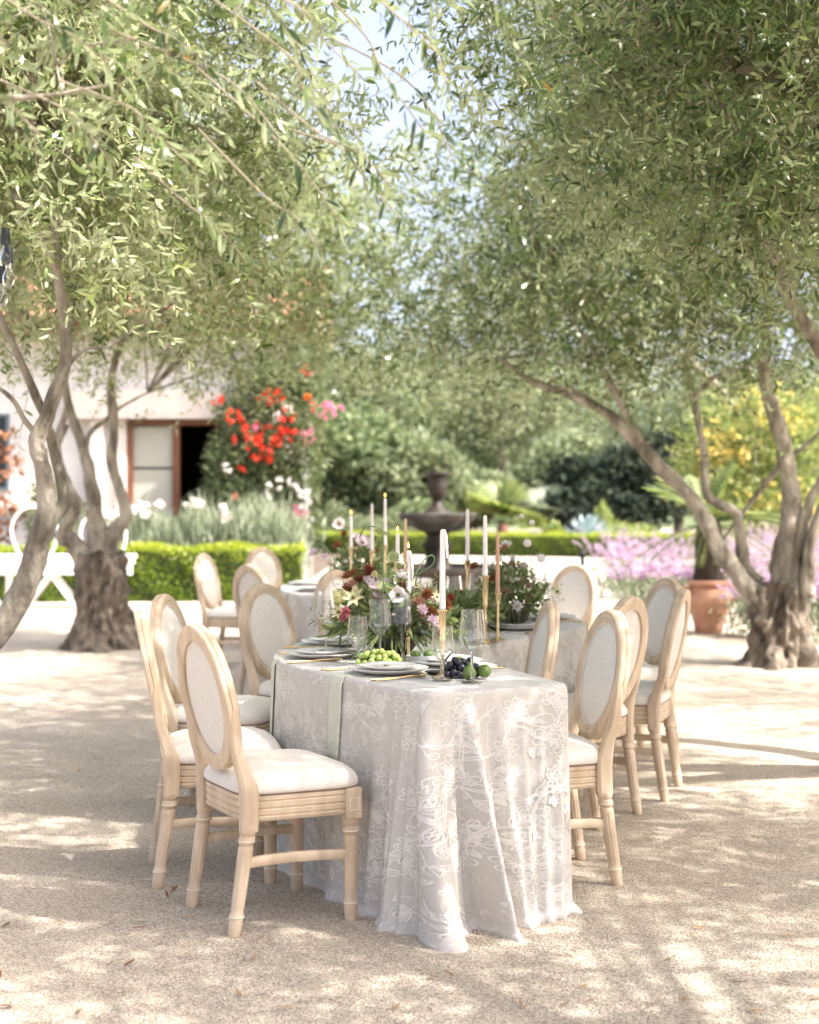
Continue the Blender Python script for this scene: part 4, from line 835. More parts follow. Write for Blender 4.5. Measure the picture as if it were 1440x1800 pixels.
class Cloth:
    def __init__(s, i0, i1, folds, seed, inner):
        s.E, s.Nn = seg_outline(i0, i1); s.n = len(s.E); d = np.linalg.norm(np.roll(s.E, -1, 0) - s.E, axis=1); s.per = d.sum(); s.du = s.per / s.n
        r = np.random.default_rng(seed); s.mask = np.ones(s.n)
        for q in inner:                                  # butted against the next table: hangs straight
            dd = np.linalg.norm(s.E - np.array(q)[None], axis=1); s.mask *= 1 - np.exp(-(dd / .42) ** 4)
        s.folds = []
        for (px_, a, w, sh) in folds: s.folds.append((s.near(px_), a, w, sh))
        u = .1
        while u < s.per: s.folds.append((u, r.uniform(.004, .018), r.uniform(.02, .05), r.uniform(-.03, .03))); u += r.uniform(.08, .26)
        s.ph = r.uniform(0, 6, 4)
    def near(s, p): return float(np.argmin(np.linalg.norm(s.E - np.array(p[:2])[None], axis=1)) * s.du)
    def edge(s, u):
        i = (np.asarray(u) / s.du) % s.n; k = i.astype(int); f = (i - k)[..., None]; k2 = (k + 1) % s.n
        return s.E[k] * (1 - f) + s.E[k2] * f, nrm(s.Nn[k] * (1 - f) + s.Nn[k2] * f), s.mask[k]
    def disp(s, u, v):
        q = np.clip(v / H, 0, 1.2); D = q * .012 + .006 * np.sin(u * 9 + s.ph[0]) * q
        for uc, a, w, sh in s.folds:
            x = (u - uc - sh * q + s.per / 2) % s.per - s.per / 2
            D = D + a * np.clip((q - .04) / .96, 0, 1.1) ** .85 * np.exp(-np.abs(x / (w * (.65 + .5 * q))) ** 2.2)
        return D
    def pt(s, u, v, off=0.):
        """u along the edge, v down the drop; past the floor the hem runs out on the ground"""
        u = np.asarray(u, float); v = np.asarray(v, float); e, nn, mk = s.edge(u % s.per)
        fl = np.clip(v - (H - .03), 0, None)
        D = s.disp(u, v) * mk + np.where(v < .03, .010 * np.sqrt(np.clip(1 - (1 - np.clip(v, 0, .03) / .03) ** 2, 0, 1)), .010) - .010
        D = D + (.020 + .014 * np.sin(u * 11 + s.ph[1])) * np.sin(np.clip(fl / .10, 0, 1) * math.pi * .95) * mk
        z = np.where(fl > 0, np.maximum(.03 + .012 * np.sin(u * 7 + s.ph[2]) * np.sin(np.clip(fl / .1, 0, 1) * math.pi) * mk - fl * .62, -.004), H - v)
        p = e + nn * (D + off)[..., None]
        return np.concatenate([p, np.maximum(z, -.004)[..., None]], -1)
    def frame(s, u, v, off):
        a = s.pt(u + .004, v) - s.pt(u - .004, v); b = s.pt(u, v + .004) - s.pt(u, v - .004)
        nn = np.cross(b, a); nn = nn / np.maximum(np.linalg.norm(nn, axis=-1, keepdims=True), 1e-9)
        _, out, _ = s.edge(u % s.per); sg = np.sign((nn[..., :2] * out).sum(-1) + .15 * nn[..., 2]); return s.pt(u, v) + nn * (sg * off)[..., None]
    def build(s, label):
        rows = [0, .004, .010, .018, .03] + list(np.linspace(.05, H - .06, 44)) + [H - .045, H - .03, H - .018, H - .005, H + .01, H + .025, H + .04, H + .055, H + .07]
        u = np.arange(s.n) * s.du; V = np.concatenate([s.pt(u, np.full(s.n, v)) for v in rows]); k = len(rows)
        a = np.arange(s.n); b = (a + 1) % s.n; F = np.concatenate([np.stack([i * s.n + a, (i + 1) * s.n + a, (i + 1) * s.n + b, i * s.n + b], 1) for i in range(k - 1)])
        ring = np.concatenate([s.E - s.Nn * .014, np.full((s.n, 1), H + .0008)], 1); V = np.concatenate([V, ring]); o_ = k * s.n
        F = np.concatenate([F, np.stack([o_ + a, a, b, o_ + b], 1)])
        me = bpy.data.meshes.new('tablecloth'); me.from_pydata(V.tolist(), [], F.tolist() + [[int(o_ + i) for i in range(s.n)]])
        bm = bmesh.new(); bm.from_mesh(me); bm.faces.ensure_lookup_table(); bmesh.ops.triangulate(bm, faces=[f for f in bm.faces if len(f.verts) > 4]); bmesh.ops.recalc_face_normals(bm, faces=bm.faces); bm.to_mesh(me); bm.free()
        me.polygons.foreach_set('use_smooth', [True] * len(me.polygons)); me.materials.append(cloth_m)
        s.o = tag(link('tablecloth', me), label, 'tablecloth', 'printed cloths of the serpentine table'); return s.o
    # ---- the print: branches, blossoms, leaves and birds drawn in pale line
    def motif_strokes(s, r, u, v, big):
        S = []
        def leaf(x, y, a, l, w):
            t = np.linspace(0, 1, 8); px_, py_ = t * l, np.sin(t * math.pi) * w; ca, sa = math.cos(a), math.sin(a)
            for sg in (1, -1): S.append((x + px_ * ca - sg * py_ * sa, y + px_ * sa + sg * py_ * ca, .0032))
            S.append((x + px_ * ca, y + px_ * sa, .002))
            if r.random() < .6:
                for q in (.3, .5, .7): S.append((x + np.array([q * l, q * l + .25 * l]) * ca - np.array([0, w * .6]) * sa, y + np.array([q * l, q * l + .25 * l]) * sa + np.array([0, w * .6]) * ca, .0016))
        def flower(x, y, rad):
            n_ = r.integers(5, 9); a0 = r.uniform(0, 6)
            for lay, f in ((0, 1), (1, .62)):
                for k in range(n_):
                    a = a0 + 2 * math.pi * (k + .5 * lay) / n_; t = np.linspace(-1, 1, 9); wd_ = math.pi / n_ * 1.15
                    rr = rad * f * (.35 + .65 * np.cos(t * 1.35) ** .6) * r.uniform(.85, 1.12); aa = a + t * wd_ * .9
                    S.append((x + rr * np.cos(aa), y + rr * np.sin(aa) * .85, .0034))
                    for q in (-.3, .25): S.append((x + np.array([.3, .8]) * rad * f * math.cos(a + q * wd_), y + np.array([.3, .8]) * rad * f * math.sin(a + q * wd_) * .85, .0018))
            for k in range(9): a = r.uniform(0, 6.3); S.append((x + np.array([.05, .28]) * rad * math.cos(a), y + np.array([.05, .28]) * rad * math.sin(a), .0024))
        def bird(x, y, l, a):
            t = np.linspace(0, 2 * math.pi, 18); ca, sa = math.cos(a), math.sin(a)
            def tr(px_, py_, w): S.append((x + px_ * ca - py_ * sa, y + px_ * sa + py_ * ca, w))
            tr(l * .32 * np.cos(t), l * .15 * np.sin(t) * (1 + .3 * np.cos(t)), .0036); tr(l * .38 + l * .09 * np.cos(t), l * .08 + l * .085 * np.sin(t), .0032)
            tr(np.array([l * .46, l * .55, l * .46]), np.array([l * .09, l * .07, l * .06]), .0025)
            for q in range(5): tr(np.array([-l * .25, -l * .6, -l * (.95 - .06 * q)]), np.array([-.02 * l, (-.02 - .03 * q) * l, (.06 - .09 * q) * l]), .003)
            for q in range(6): tr(np.array([l * (.12 - .06 * q), l * (-.05 - .07 * q), l * (-.16 - .07 * q)]), np.array([l * .06, l * -.02, l * (-.12 + .015 * q)]), .0024)
        # branch
        a = r.uniform(0, 6.3); n_ = 15; ang = a + np.cumsum(r.normal(size=n_) * .2); st = .017 * big
        bx_, by_ = u + np.cumsum(np.cos(ang)) * st, v + np.cumsum(np.sin(ang)) * st
        S.append((bx_, by_, .0034)); wv = .006 + .003 * np.sin(np.arange(n_) * .9); S.append((bx_ - np.sin(ang) * wv, by_ + np.cos(ang) * wv, .003))
        for k in range(2, n_, 3):
            sg = 1 if r.random() < .5 else -1; b = ang[k] + sg * r.uniform(.6, 1.2); l = r.uniform(.03, .06) * big
            x1, y1 = bx_[k] + l * math.cos(b), by_[k] + l * math.sin(b); mx_, my_ = (bx_[k] + x1) / 2 + .006, (by_[k] + y1) / 2
            S.append((np.array([bx_[k], mx_, x1]), np.array([by_[k], my_, y1]), .0026))
            for q in range(r.integers(1, 4)): leaf(x1, y1, b + (q - 1) * .75, r.uniform(.028, .05) * big, r.uniform(.006, .011) * big)
        flower(bx_[0], by_[0], r.uniform(.04, .062) * big); flower(bx_[-1], by_[-1], r.uniform(.028, .05) * big)
        if r.random() < .22: bird(bx_[7] + .03, by_[7] - .05, r.uniform(.13, .17), r.uniform(-.6, .6))
        return S
    def pattern(s, seed, ulist=None):
        r = np.random.default_rng(seed); XL, YL, XR, YR, cnt = [], [], [], [], []
        strokes = []; u = 0
        while u < s.per:
            for v in np.arange(.05, H, .155): strokes += s.motif_strokes(r, u + r.uniform(-.07, .07), v + r.uniform(-.07, .07), r.uniform(.8, 1.1))
            u += .175
        for xs, ys, w in strokes:
            if ys.mean() > H + .02 or ys.mean() < .01: continue
            L_ = np.sum(np.hypot(np.diff(xs), np.diff(ys))); k = max(2, int(L_ / .009) + 1); t0 = np.linspace(0, 1, len(xs)); t = np.linspace(0, 1, k)
            x, y = np.interp(t, t0, xs), np.interp(t, t0, ys)
            ok = (y > .008) & (y < H - .035); 
            if not ok.all():
                g = np.flatnonzero(ok); cut = np.flatnonzero(np.diff(g) > 1); g = g[:cut[0] + 1] if len(cut) else g
                if len(g) < 2: continue
                x, y, t = x[g], y[g], t[g]; k = len(g)
            dx, dy = np.gradient(x), np.gradient(y); ll = np.maximum(np.hypot(dx, dy), 1e-9); tp = (.6 + .4 * np.sin(np.clip(t, .05, .95) * math.pi)) * w * .66
            wx, wy = -dy / ll * tp, dx / ll * tp
            XL.append(x + wx); YL.append(y + wy); XR.append(x - wx); YR.append(y - wy); cnt.append(k)
        XL, YL, XR, YR = map(np.concatenate, (XL, YL, XR, YR)); A = s.frame(XL, YL, .0009); B = s.frame(XR, YR, .0009)
        V = np.stack([A, B], 1).reshape(-1, 3); cnt = np.array(cnt); st = np.concatenate([[0], np.cumsum(cnt)[:-1]])
        idx = np.concatenate([a + np.arange(k - 1) for a, k in zip(st, cnt)]); F = np.stack([2 * idx, 2 * idx + 2, 2 * idx + 3, 2 * idx + 1], 1)
        me = np_mesh('printed_pattern', V, np.full(len(F), 4), F.ravel(), print_m); o = link('printed_pattern', me, s.o); o['kind'] = 'stuff'
SPL = (88, 172)
q1 = CLN[SPL[0]][:2]; q2 = CLN[SPL[1]][:2]
A_ = (.06, 4.52)
c1 = Cloth(0, SPL[0], [(A_, .17, .036, .06), ((.115, 4.535), -.05, .018, .08), ((-.03, 4.55), .08, .03, -.02), ((.17, 4.555), .16, .028, .10), ((.235, 4.57), -.03, .015, .1), ((.28, 4.59), .06, .022, .07), ((.36, 4.63), .035, .016, .03), ((.42, 4.67), .03, .014, .01), ((.48, 4.70), .03, .016, 0), ((.57, 4.80), .006, .02, 0), ((.0, 4.53), .05, .018, .0), ((-.08, 4.6), .04, .016, -.01), ((-.13, 4.68), .03, .03, -.03), ((-.28, 4.9), .02, .05, 0), ((-.52, 5.5), .02, .06, 0)], 3, [q1])
c2 = Cloth(SPL[0], SPL[1], [((.55, 6.5), .06, .03, .03), ((.75, 6.7), .06, .05, 0), ((.44, 6.4), .05, .04, 0), ((.9, 7.2), .05, .06, 0)], 5, [q1, q2])
c3 = Cloth(SPL[1], 260, [((-.86, 10.1), .05, .05, 0)], 6, [q2])
c1.build('pale taupe printed cloth on the front table end, pooling on the gravel'); c1.pattern(11)
c2.build('pale taupe printed cloth on the middle table bend by the right chairs'); c2.pattern(12)
c3.build('pale taupe cloth on the far table bend beyond the flowers'); c3.pattern(13)
CL = [c1, c2, c3]
for (i0, i1, lab) in ((2, SPL[0] - 2, 'curved table under the front cloth'), (SPL[0] + 2, SPL[1] - 2, 'curved table under the middle cloth'), (SPL[1] + 2, 258, 'curved table under the far cloth')):
    C = CLN[i0:i1:6]; T = nrm(np.gradient(C[:, :2], axis=0)); Nn = np.stack([-T[:, 1], T[:, 0]], 1); w = C[:, 2:3] - .05; Lf, Rt = C[:, :2] + Nn * w, C[:, :2] - Nn * w; k = len(C)
    tb = empty('dining_table', (C[k // 2][0], C[k // 2][1], 0), 0, lab, 'table', 'tables under the cloths')
    vs = [(*p, z) for z in (.735, .756) for p in np.vstack([Lf, Rt])]; fs = []
    for i in range(k - 1): fs += [(i, i + 1, k + i + 1, k + i), (2 * k + i, 3 * k + i, 3 * k + i + 1, 2 * k + i + 1), (i, 2 * k + i, 2 * k + i + 1, i + 1), (k + i, k + i + 1, 3 * k + i + 1, 3 * k + i)]
    world_child(MB().add(vs, fs).build('tabletop', wood, None), tb)
    for i in (1, k - 2):
        for P in (Lf, Rt):
            p = P[i] * .9 + C[i][:2] * .1; world_child(MB().tube([(*p, 0), (*p, .735)], .016, 8).build('leg', black_m, None), tb)
# ------------------------------------------------------------------ place settings
plate_me = MB().lathe([(.085, 0), (.088, .002), (.125, .010), (.141, .0165), (.1425, .019), (.139, .0195), (.115, .013), (.10, .0105), (.001, .0100)], 56, cap=False).mesh('plate', stone_c)
salad_me = MB().lathe([(.06, .010), (.063, .012), (.092, .020), (.1015, .0245), (.1025, .0265), (.0995, .027), (.085, .0215), (.07, .019), (.001, .0185)], 48, cap=False).mesh('salad_plate', china)
def fork_mesh():
    mb = MB(); P = spline([(-.10, 0, .004, .0034), (-.05, 0, .005, .0028), (.02, 0, .010, .002), (.045, 0, .010, .0026)], 12); mb.tube(P[:, :3], list(P[:, 3]), 8)
    mb.box((.056, 0, .0095), (.024, .020, .0022))
    for y in (-.0085, -.0028, .0028, .0085): mb.tube([(.066, y, .0095), (.085, y, .0075), (.103, y * .92, .011)], [.0016, .0014, .0009], 6)
    return mb.mesh('fork', gold)
def knife_mesh():
    mb = MB(); P = spline([(-.11, 0, .004, .0040), (-.03, 0, .004, .0034), (0, 0, .004, .003)], 8); mb.tube(P[:, :3], list(P[:, 3]), 8)
    vs = [(0, -.002, .002), (0, .009, .002), (.07, .010, .002), (.098, .004, .002), (.105, -.002, .002)]; vs += [(x, y, .0042) for x, y, _ in vs]
    mb.add(vs, [(4, 3, 2, 1, 0), (5, 6, 7, 8, 9)] + [(i, (i + 1) % 5, (i + 1) % 5 + 5, i + 5) for i in range(5)]); return mb.mesh('knife', gold, angle=40)
def spoon_mesh():
    mb = MB(); P = spline([(-.10, 0, .004, .0034), (-.04, 0, .005, .0028), (.03, 0, .011, .002), (.055, 0, .010, .0026)], 12); mb.tube(P[:, :3], list(P[:, 3]), 8)
    vs, fs = [], []; m = 18
    for i in range(6):
        q = i / 5
        for k in range(m): t = 2 * math.pi * k / m; vs.append((.081 + .029 * q * math.cos(t), .0185 * q * math.sin(t) * (1 - .15 * math.cos(t)), .0035 + .0085 * q * q))
    for i in range(5):
        for k in range(m): a, b = i * m + k, i * m + (k + 1) % m; fs.append((a, b, b + m, a + m))
    mb.add(vs, fs); return mb.mesh('spoon', gold, angle=60)
fork_me, knife_me, spoon_me = fork_mesh(), knife_mesh(), spoon_mesh()
ZC = H + .0016
SET = [(665, 1186, c1, 'the plate nearest the camera', 1), (553, 1157, c1, 'the second plate on the left edge', 1), (548, 1134, c1, 'the third plate on the left edge', 1), (868, 1166, c1, 'the plate beside the black grapes', 1), (815, 1118, c2, 'the plate behind the front right goblet', 1),
       (915, 1107, c2, 'the first plate on the right bend', 1), (985, 1090, c2, 'the second plate on the right bend', 1), (985, 1072, c2, 'the third plate at the far end of the right bend', 0), (528, 1040, c3, 'the near plate on the far left table', 0), (528, 1029, c3, 'the far plate on the far left table', 0)]
for (x, y, C, wh, full) in SET:
    p = tat(x, y); u = C.near(p); e, nn, _ = C.edge(np.array([u])); e, nn = e[0], nn[0]; o2 = e - nn * .185; ang = math.atan2(-nn[1], -nn[0])   # diner looks inward
    tag(link('plate', plate_me, loc=(o2[0], o2[1], ZC + .004)), 'grey white dinner plate, ' + wh, 'plate', 'dinner plates')
    tag(link('salad_plate', salad_me, loc=(o2[0], o2[1], ZC + .0055)), 'small white plate stacked on ' + wh, 'plate', 'salad plates')
    # napkin: under the plate, over the edge, hanging down
    wn_, hang = .10, U(.27, .34); nu = 9; uu = u + np.linspace(-wn_ / 2, wn_ / 2, nu) - .035; rows = []
    for t in (-.30, -.22, -.14, -.07, -.03): ee, n2, _ = C.edge(uu % C.per); rows.append(np.concatenate([ee + n2 * t, np.full((nu, 1), ZC + .0012)], 1))
    for v in (.0, .006, .014, .025, *np.linspace(.05, hang, 12)): rows.append(C.frame(uu + .004 * math.sin(v * 9), np.full(nu, max(v, .004)), .009 if v > .01 else .006) if v > .02 else C.pt(uu, np.full(nu, v), .004) + np.array([0, 0, .004 * (1 - v / .02)]))
    V = np.concatenate(rows); k = len(rows); F = [(i * nu + j, i * nu + j + 1, (i + 1) * nu + j + 1, (i + 1) * nu + j) for i in range(k - 1) for j in range(nu - 1)]
    nk = MB().add(V, F).build('napkin', sage_l, None, angle=None); md = nk.modifiers.new('thick', 'SOLIDIFY'); md.thickness = .0022; md.offset = 1
    tag(nk, 'sage napkin hanging from under ' + wh, 'napkin', 'sage napkins')
    if not full: continue
    f = np.array([-nn[0], -nn[1]]); lf = np.array([-f[1], f[0]])
    for (nm, me, off, sh, lab) in (('fork', fork_me, .165, -.02, 'inner gold fork left of '), ('fork', fork_me, .19, -.035, 'outer gold fork left of '), ('knife', knife_me, -.165, -.02, 'gold knife right of '), ('spoon', spoon_me, -.19, -.03, 'gold spoon right of ')):
        e2, n2, _ = C.edge(np.array([(u - off) % C.per])); d_ = U(.11, .13); q = e2[0] - n2[0] * d_; a2 = math.atan2(-n2[0][1], -n2[0][0])
        tag(link(nm, me, loc=(q[0], q[1], ZC), rot=(0, 0, a2 + U(-.05, .05))), lab + wh, nm, 'gold cutlery')
    cd = empty('menu_card', (o2[0] - lf[0] * -.015, o2[1], ZC + .0255), ang + U(-.3, .3), 'small cream card with a pressed leaf on ' + wh, 'card', 'cards on the plates')
    MB().box((0, 0, .0008), (.055, .085, .0012)).build('card', paper, cd, bevel=.0003)
    V, fs, lp, k = leaves(np.array([[-.02, -.03, .003]]), np.array([[.6, 1., .12]]), np.array([[0, .1, 1.]]), .07, .02, True, .2); link('pressed_leaf', np_mesh('pressed_leaf', V, fs, lp, arr_leaf, np.full(6, .3), True), cd)

# ------------------------------------------------------------------ glasses
def glass_proto(h, rw, rr, bowl, zs):
    g = empty('wine_glass')
    b0 = h - bowl; out = [(.0035, b0), (.010, b0 + .003), (rw - .002, b0 + .040), (rw, b0 + .043), (rw - .0005, b0 + .047), (rr, h)]; inn = [(rr - .0015, h)] + [(r_ - .0018, z_ + .001) for r_, z_ in out[-2:0:-1]] + [(.0006, b0 + .004)]
    MB().lathe(out + inn, 40, cap=False).build('bowl', sglass, g, angle=25)
    MB().lathe([(.036, .0008), (.0365, .0015), (.020, .003), (.009, .0062)], 32, cap=False).build('foot', tglass, g)
    MB().lathe([(.0085, .0066), (.0045, .016), (.004, zs), (.0045, h - bowl - .006), (.006, h - bowl - .001)], 24).build('stem', sglass, g)
    return g
gW = glass_proto(.245, .0455, .036, .140, .05); gG = glass_proto(.185, .0405, .034, .125, .03)
GL = [(668, 1169, 'W', 'tall wine glass in the middle before the flowers'), (629, 1172, 'G', 'water goblet left of the green grapes'), (707, 1163, 'W', 'tall wine glass behind the short candle'), (748, 1160, 'G', 'water goblet right of the short brass candlestick'), (778, 1197, 'G', 'front water goblet beside the black grapes'), (830, 1201, 'W', 'front right tall wine glass before the black grapes'),
      (573, 1143, 'W', 'left wine glass above the third plate'), (595, 1130, 'G', 'goblet under the left flower sprays'), (893, 1104, 'G', 'goblet in front of the pink candle'), (885, 1096, 'W', 'tall glass behind the pink candle'), (838, 1090, 'W', 'tall glass behind the bowl of green figs'), (948, 1092, 'W', 'tall glass at the right flowers, far right'), (960, 1086, 'G', 'goblet at the right flowers, far right'), (770, 1105, 'G', 'goblet behind the tall front candle'), (798, 1098, 'W', 'tall glass just right of the tall front candle'), (590, 1042, 'W', 'far wine glass left of the far flowers'), (612, 1040, 'W', 'far wine glass right in front of the far flowers'), (725, 1108, 'G', 'goblet half hidden behind the near flowers')]
firstW = firstG = True
for (x, y, k, lab) in GL:
    src = gW if k == 'W' else gG
    if k == 'W': o = src if firstW else copy_tree(src); firstW = False
    else: o = src if firstG else copy_tree(src); firstG = False
    p = tat(x, y); o.location = (p.x, p.y, ZC); o.rotation_euler = (0, 0, U(0, 6)); tag(o, lab, 'glass', 'clear stemmed glasses')

# ------------------------------------------------------------------ candles
def candle(x, ytop, ybot, d, lab, m=wax, r=.0108, holder=True, drip=False, lit=False, style=0, base=None):
    t, b = at(x, ytop, d), at(x, ybot, d); zb = b.z; h = t.z - zb
    if holder:
        hh = zb - ZC; k = hh
        ho = empty('candlestick', (t.x, d, ZC), 0, 'brass candlestick under the ' + lab, 'candlestick', 'brass candlesticks')
        if style == 0: prof = [(.034, 0), (.035, .004), (.020, .008), (.008, .016), (.0065, .03), (.006, k - .05), (.0095, k - .046), (.0095, k - .036), (.012, k - .034), (.0155, k - .010), (.0175, k - .006), (.0175, k)]
        else: prof = [(.036, 0), (.037, .004), (.020, .009), (.009, .02), (.007, k * .30), (.0105, k * .34), (.007, k * .38), (.0075, k * .52), (.0115, k * .58), (.0085, k * .63), (.012, k * .72), (.0135, k - .012), (.0185, k - .004), (.0185, k)]
        MB().lathe(prof, 28).build('stem', brass, ho, angle=35)
        MB().lathe([(.0112, -.001), (.0152, .0008), (.0112, .0016)], 20, (0, 0, k), cap=False).build('cup_rim', brass, ho)
    c = empty('candle', (t.x, d, zb + .001), 0, lab, 'candle', 'taper candles')
    n = 14; prof = [(r * (1 - .22 * i / n) * (1 + .02 * math.sin(i * 2.1)), h * i / n) for i in range(n)] + [(r * .72, h * .975), (r * .4, h)]
    MB().lathe(prof, 16).build('taper', m, c)
    MB().tube([(0, 0, h - .003), (.001, 0, h + .006), (.003, 0, h + .011)], .0008, 5).build('wick', black_m, c)
    if drip:
        P = spline([(r * .3, -.004, h * .995, .005), (r * .85, -.006, h * .93, .0075), (r * 1.15, -.006, h * .82, .0065), (r * 1.45, -.006, h * .72, .0045), (r * 1.4, -.006, h * .64, .0025)], 18)
        MB().tube(P[:, :3], list(P[:, 3]), 8, wob=lambda q, th: 1 + .15 * math.sin(25 * q)).build('wax_drip', m, c)
        P = spline([(r * .5, .002, h * .99, .005), (r * 1.1, .003, h * .88, .005), (r * 1.25, .002, h * .77, .003)], 12); MB().tube(P[:, :3], list(P[:, 3]), 8).build('wax_drip', m, c)
    if lit: MB().lathe([(.0005, h + .009), (.0035, h + .014), (.0038, h + .019), (.0018, h + .027), (.0003, h + .034)], 10).build('flame', flame_m, c)
candle(778, 931, 1072, tat(778, 1192).y, 'tall white dripping candle in front', drip=True, style=1)
candle(718, 968, 1103, tat(718, 1158).y, 'shorter white dripping candle in front, burning', drip=True, lit=True)
candle(853, 906, 1012, 6.15, 'white candle left of the pink one', style=1)
candle(875, 938, 1042, 6.3, 'pink taper candle before the right flowers', wax_p, .0095)
candle(822, 895, 985, 7.1, 'white candle behind the fig bowl')
candle(699, 938, 995, 6.45, 'small white burning candle above the near flowers', lit=True)
candle(713, 912, 972, 6.6, 'thin tan taper candle left of the fountain stem', wax_t, .0085)
candle(654, 885, 968, 8.9, 'white candle left of two above the far flowers')
candle(677, 876, 958, 9.0, 'white burning candle right of two above the far flowers', lit=True)
candle(617, 906, 962, 9.3, 'short white burning candle in the far flowers', lit=True)

# ------------------------------------------------------------------ fruit and dishes
sph = MB().sphere((0, 0, 0), 1, 14, 10)
grape_me = {k: sph.mesh('grape', m) for k, m in (('g', grape_g), ('b', grape_b))}
def bunch(x, y, k, n, r, L_, W_, lab, ang=0, hgt=3):
    p = tat(x, y); o = empty('grape_bunch', (p.x, p.y, ZC), ang, lab, 'grapes')
    pts = []; tr = 0
    while len(pts) < n and tr < 4000:
        tr += 1; a = rdir(1)[0]; q = Vector((a[0] * L_ * random.random() ** .4, a[1] * W_ * random.random() ** .4, r + abs(a[2]) * hgt * r * random.random() ** .4))
        if all((q - w).length > r * 1.62 for w in pts): pts.append(q)
    for q in pts: g = link('grape', grape_me[k], o, q); s_ = r * U(.9, 1.1); g.scale = (s_, s_, s_ * U(1.0, 1.15)); g.rotation_euler = (U(-1, 1), U(-1, 1), 0)
    P = spline([(-L_ * 1.15, 0, r * 3.2), (-L_ * .5, 0, r * 2.6), (L_ * .4, 0, r * 1.6)], 10); MB().tube(P, .0025, 6).build('stalk', stem_m, o)
bunch(668, 1172, 'g', 46, .0118, .085, .042, 'bunch of green grapes under the near flowers', .1, 4)
bunch(812, 1192, 'b', 36, .0132, .06, .045, 'bunch of black grapes at the table front', .3, 4.2)
bunch(880, 1106, 'b', 24, .0128, .06, .05, 'bunch of black grapes before the pink candle', 0, 3.5)
bunch(862, 1090, 'b', 22, .0128, .06, .05, 'bunch of black grapes left of the pink candle', 0, 5)
bunch(745, 1075, 'b', 22, .0128, .06, .05, 'bunch of dark grapes behind the near flowers', 0, 5)
fig_me = MB().lathe([(.001, 0), (.012, .003), (.021, .013), (.0235, .024), (.020, .036), (.012, .048), (.006, .056), (.004, .062), (.001, .063)], 18, mod=lambda t, z: 1 + .03 * math.cos(7 * t), cap=False).mesh('fig', fig_m)
def fig(p, lab, rot=None, s=1):
    o = link('fig', fig_me, loc=p, rot=rot or (R(U(60, 110)), 0, U(0, 6))); o.scale = (s, s, s); return tag(o, lab, 'fig', 'green figs')
p = tat(846, 1196); fig((p.x, p.y, ZC + .024), 'green fig lying right of the black grapes', (R(80), 0, 2.6)); p = tat(831, 1199); fig((p.x - .012, p.y + .02, ZC + .002), 'green fig standing against the front wine glass', (R(8), R(4), 0))
p = tat(796, 1178); fig((p.x, p.y, ZC + .03), 'green fig half hidden behind the front goblet')
p = tat(738, 1172); o = empty('small_bowl', (p.x, p.y, ZC), 0, 'small grey bowl of green fruit beside the short candlestick', 'bowl')
MB().lathe([(.022, 0), (.026, .002), (.043, .018), (.0505, .036), (.051, .040), (.048, .041), (.041, .022), (.024, .008), (.001, .007)], 36, cap=False).build('body', bowl_m, o)
for i, (a, b) in enumerate(((-.016, 0), (.016, .006))): fig((p.x + a, p.y + b, ZC + .034), ['green fig at the left in the small grey bowl', 'green fig at the right in the small grey bowl'][i], (R(70), 0, i * 2.0), .85)
p = tat(766, 1186); o = empty('small_dish', (p.x, p.y, ZC), 0, 'small black dish right of the grey bowl', 'dish'); MB().lathe([(.02, 0), (.026, .002), (.038, .010), (.039, .0115), (.036, .011), (.02, .005), (.001, .0045)], 32, cap=False).build('body', black_m, o)
p = tat(812, 1104); o = empty('serving_board', (p.x, p.y, ZC), .2, 'reddish wooden stand carrying a heap of green figs', 'board')
MB().lathe([(.045, 0), (.05, .004), (.05, .03), (.13, .05), (.145, .055), (.145, .066), (.001, .068)], 40, cap=False).build('body', board_m, o)
hp_ = [(-.07, -.03, 0), (-.02, -.06, 0), (.04, -.05, 0), (.08, 0, 0), (.02, .02, 0), (-.05, .03, 0), (-.03, -.02, .04), (.03, -.01, .042), (0, .03, .04), (.0, -.01, .075)]
for i, (a, b, c_) in enumerate(hp_): fig((p.x + a, p.y + b, ZC + .092 + c_), ['green fig at the left end of the heap on the stand', 'green fig in front of the heap on the stand', 'green fig at the front right of the heap on the stand', 'green fig at the right end of the heap on the stand', 'green fig in the middle of the heap on the stand', 'green fig at the back left of the heap on the stand', 'upper left green fig of the heap on the stand', 'upper right green fig of the heap on the stand', 'upper back green fig of the heap on the stand', 'topmost green fig of the heap on the stand'][i], None, 1.1)

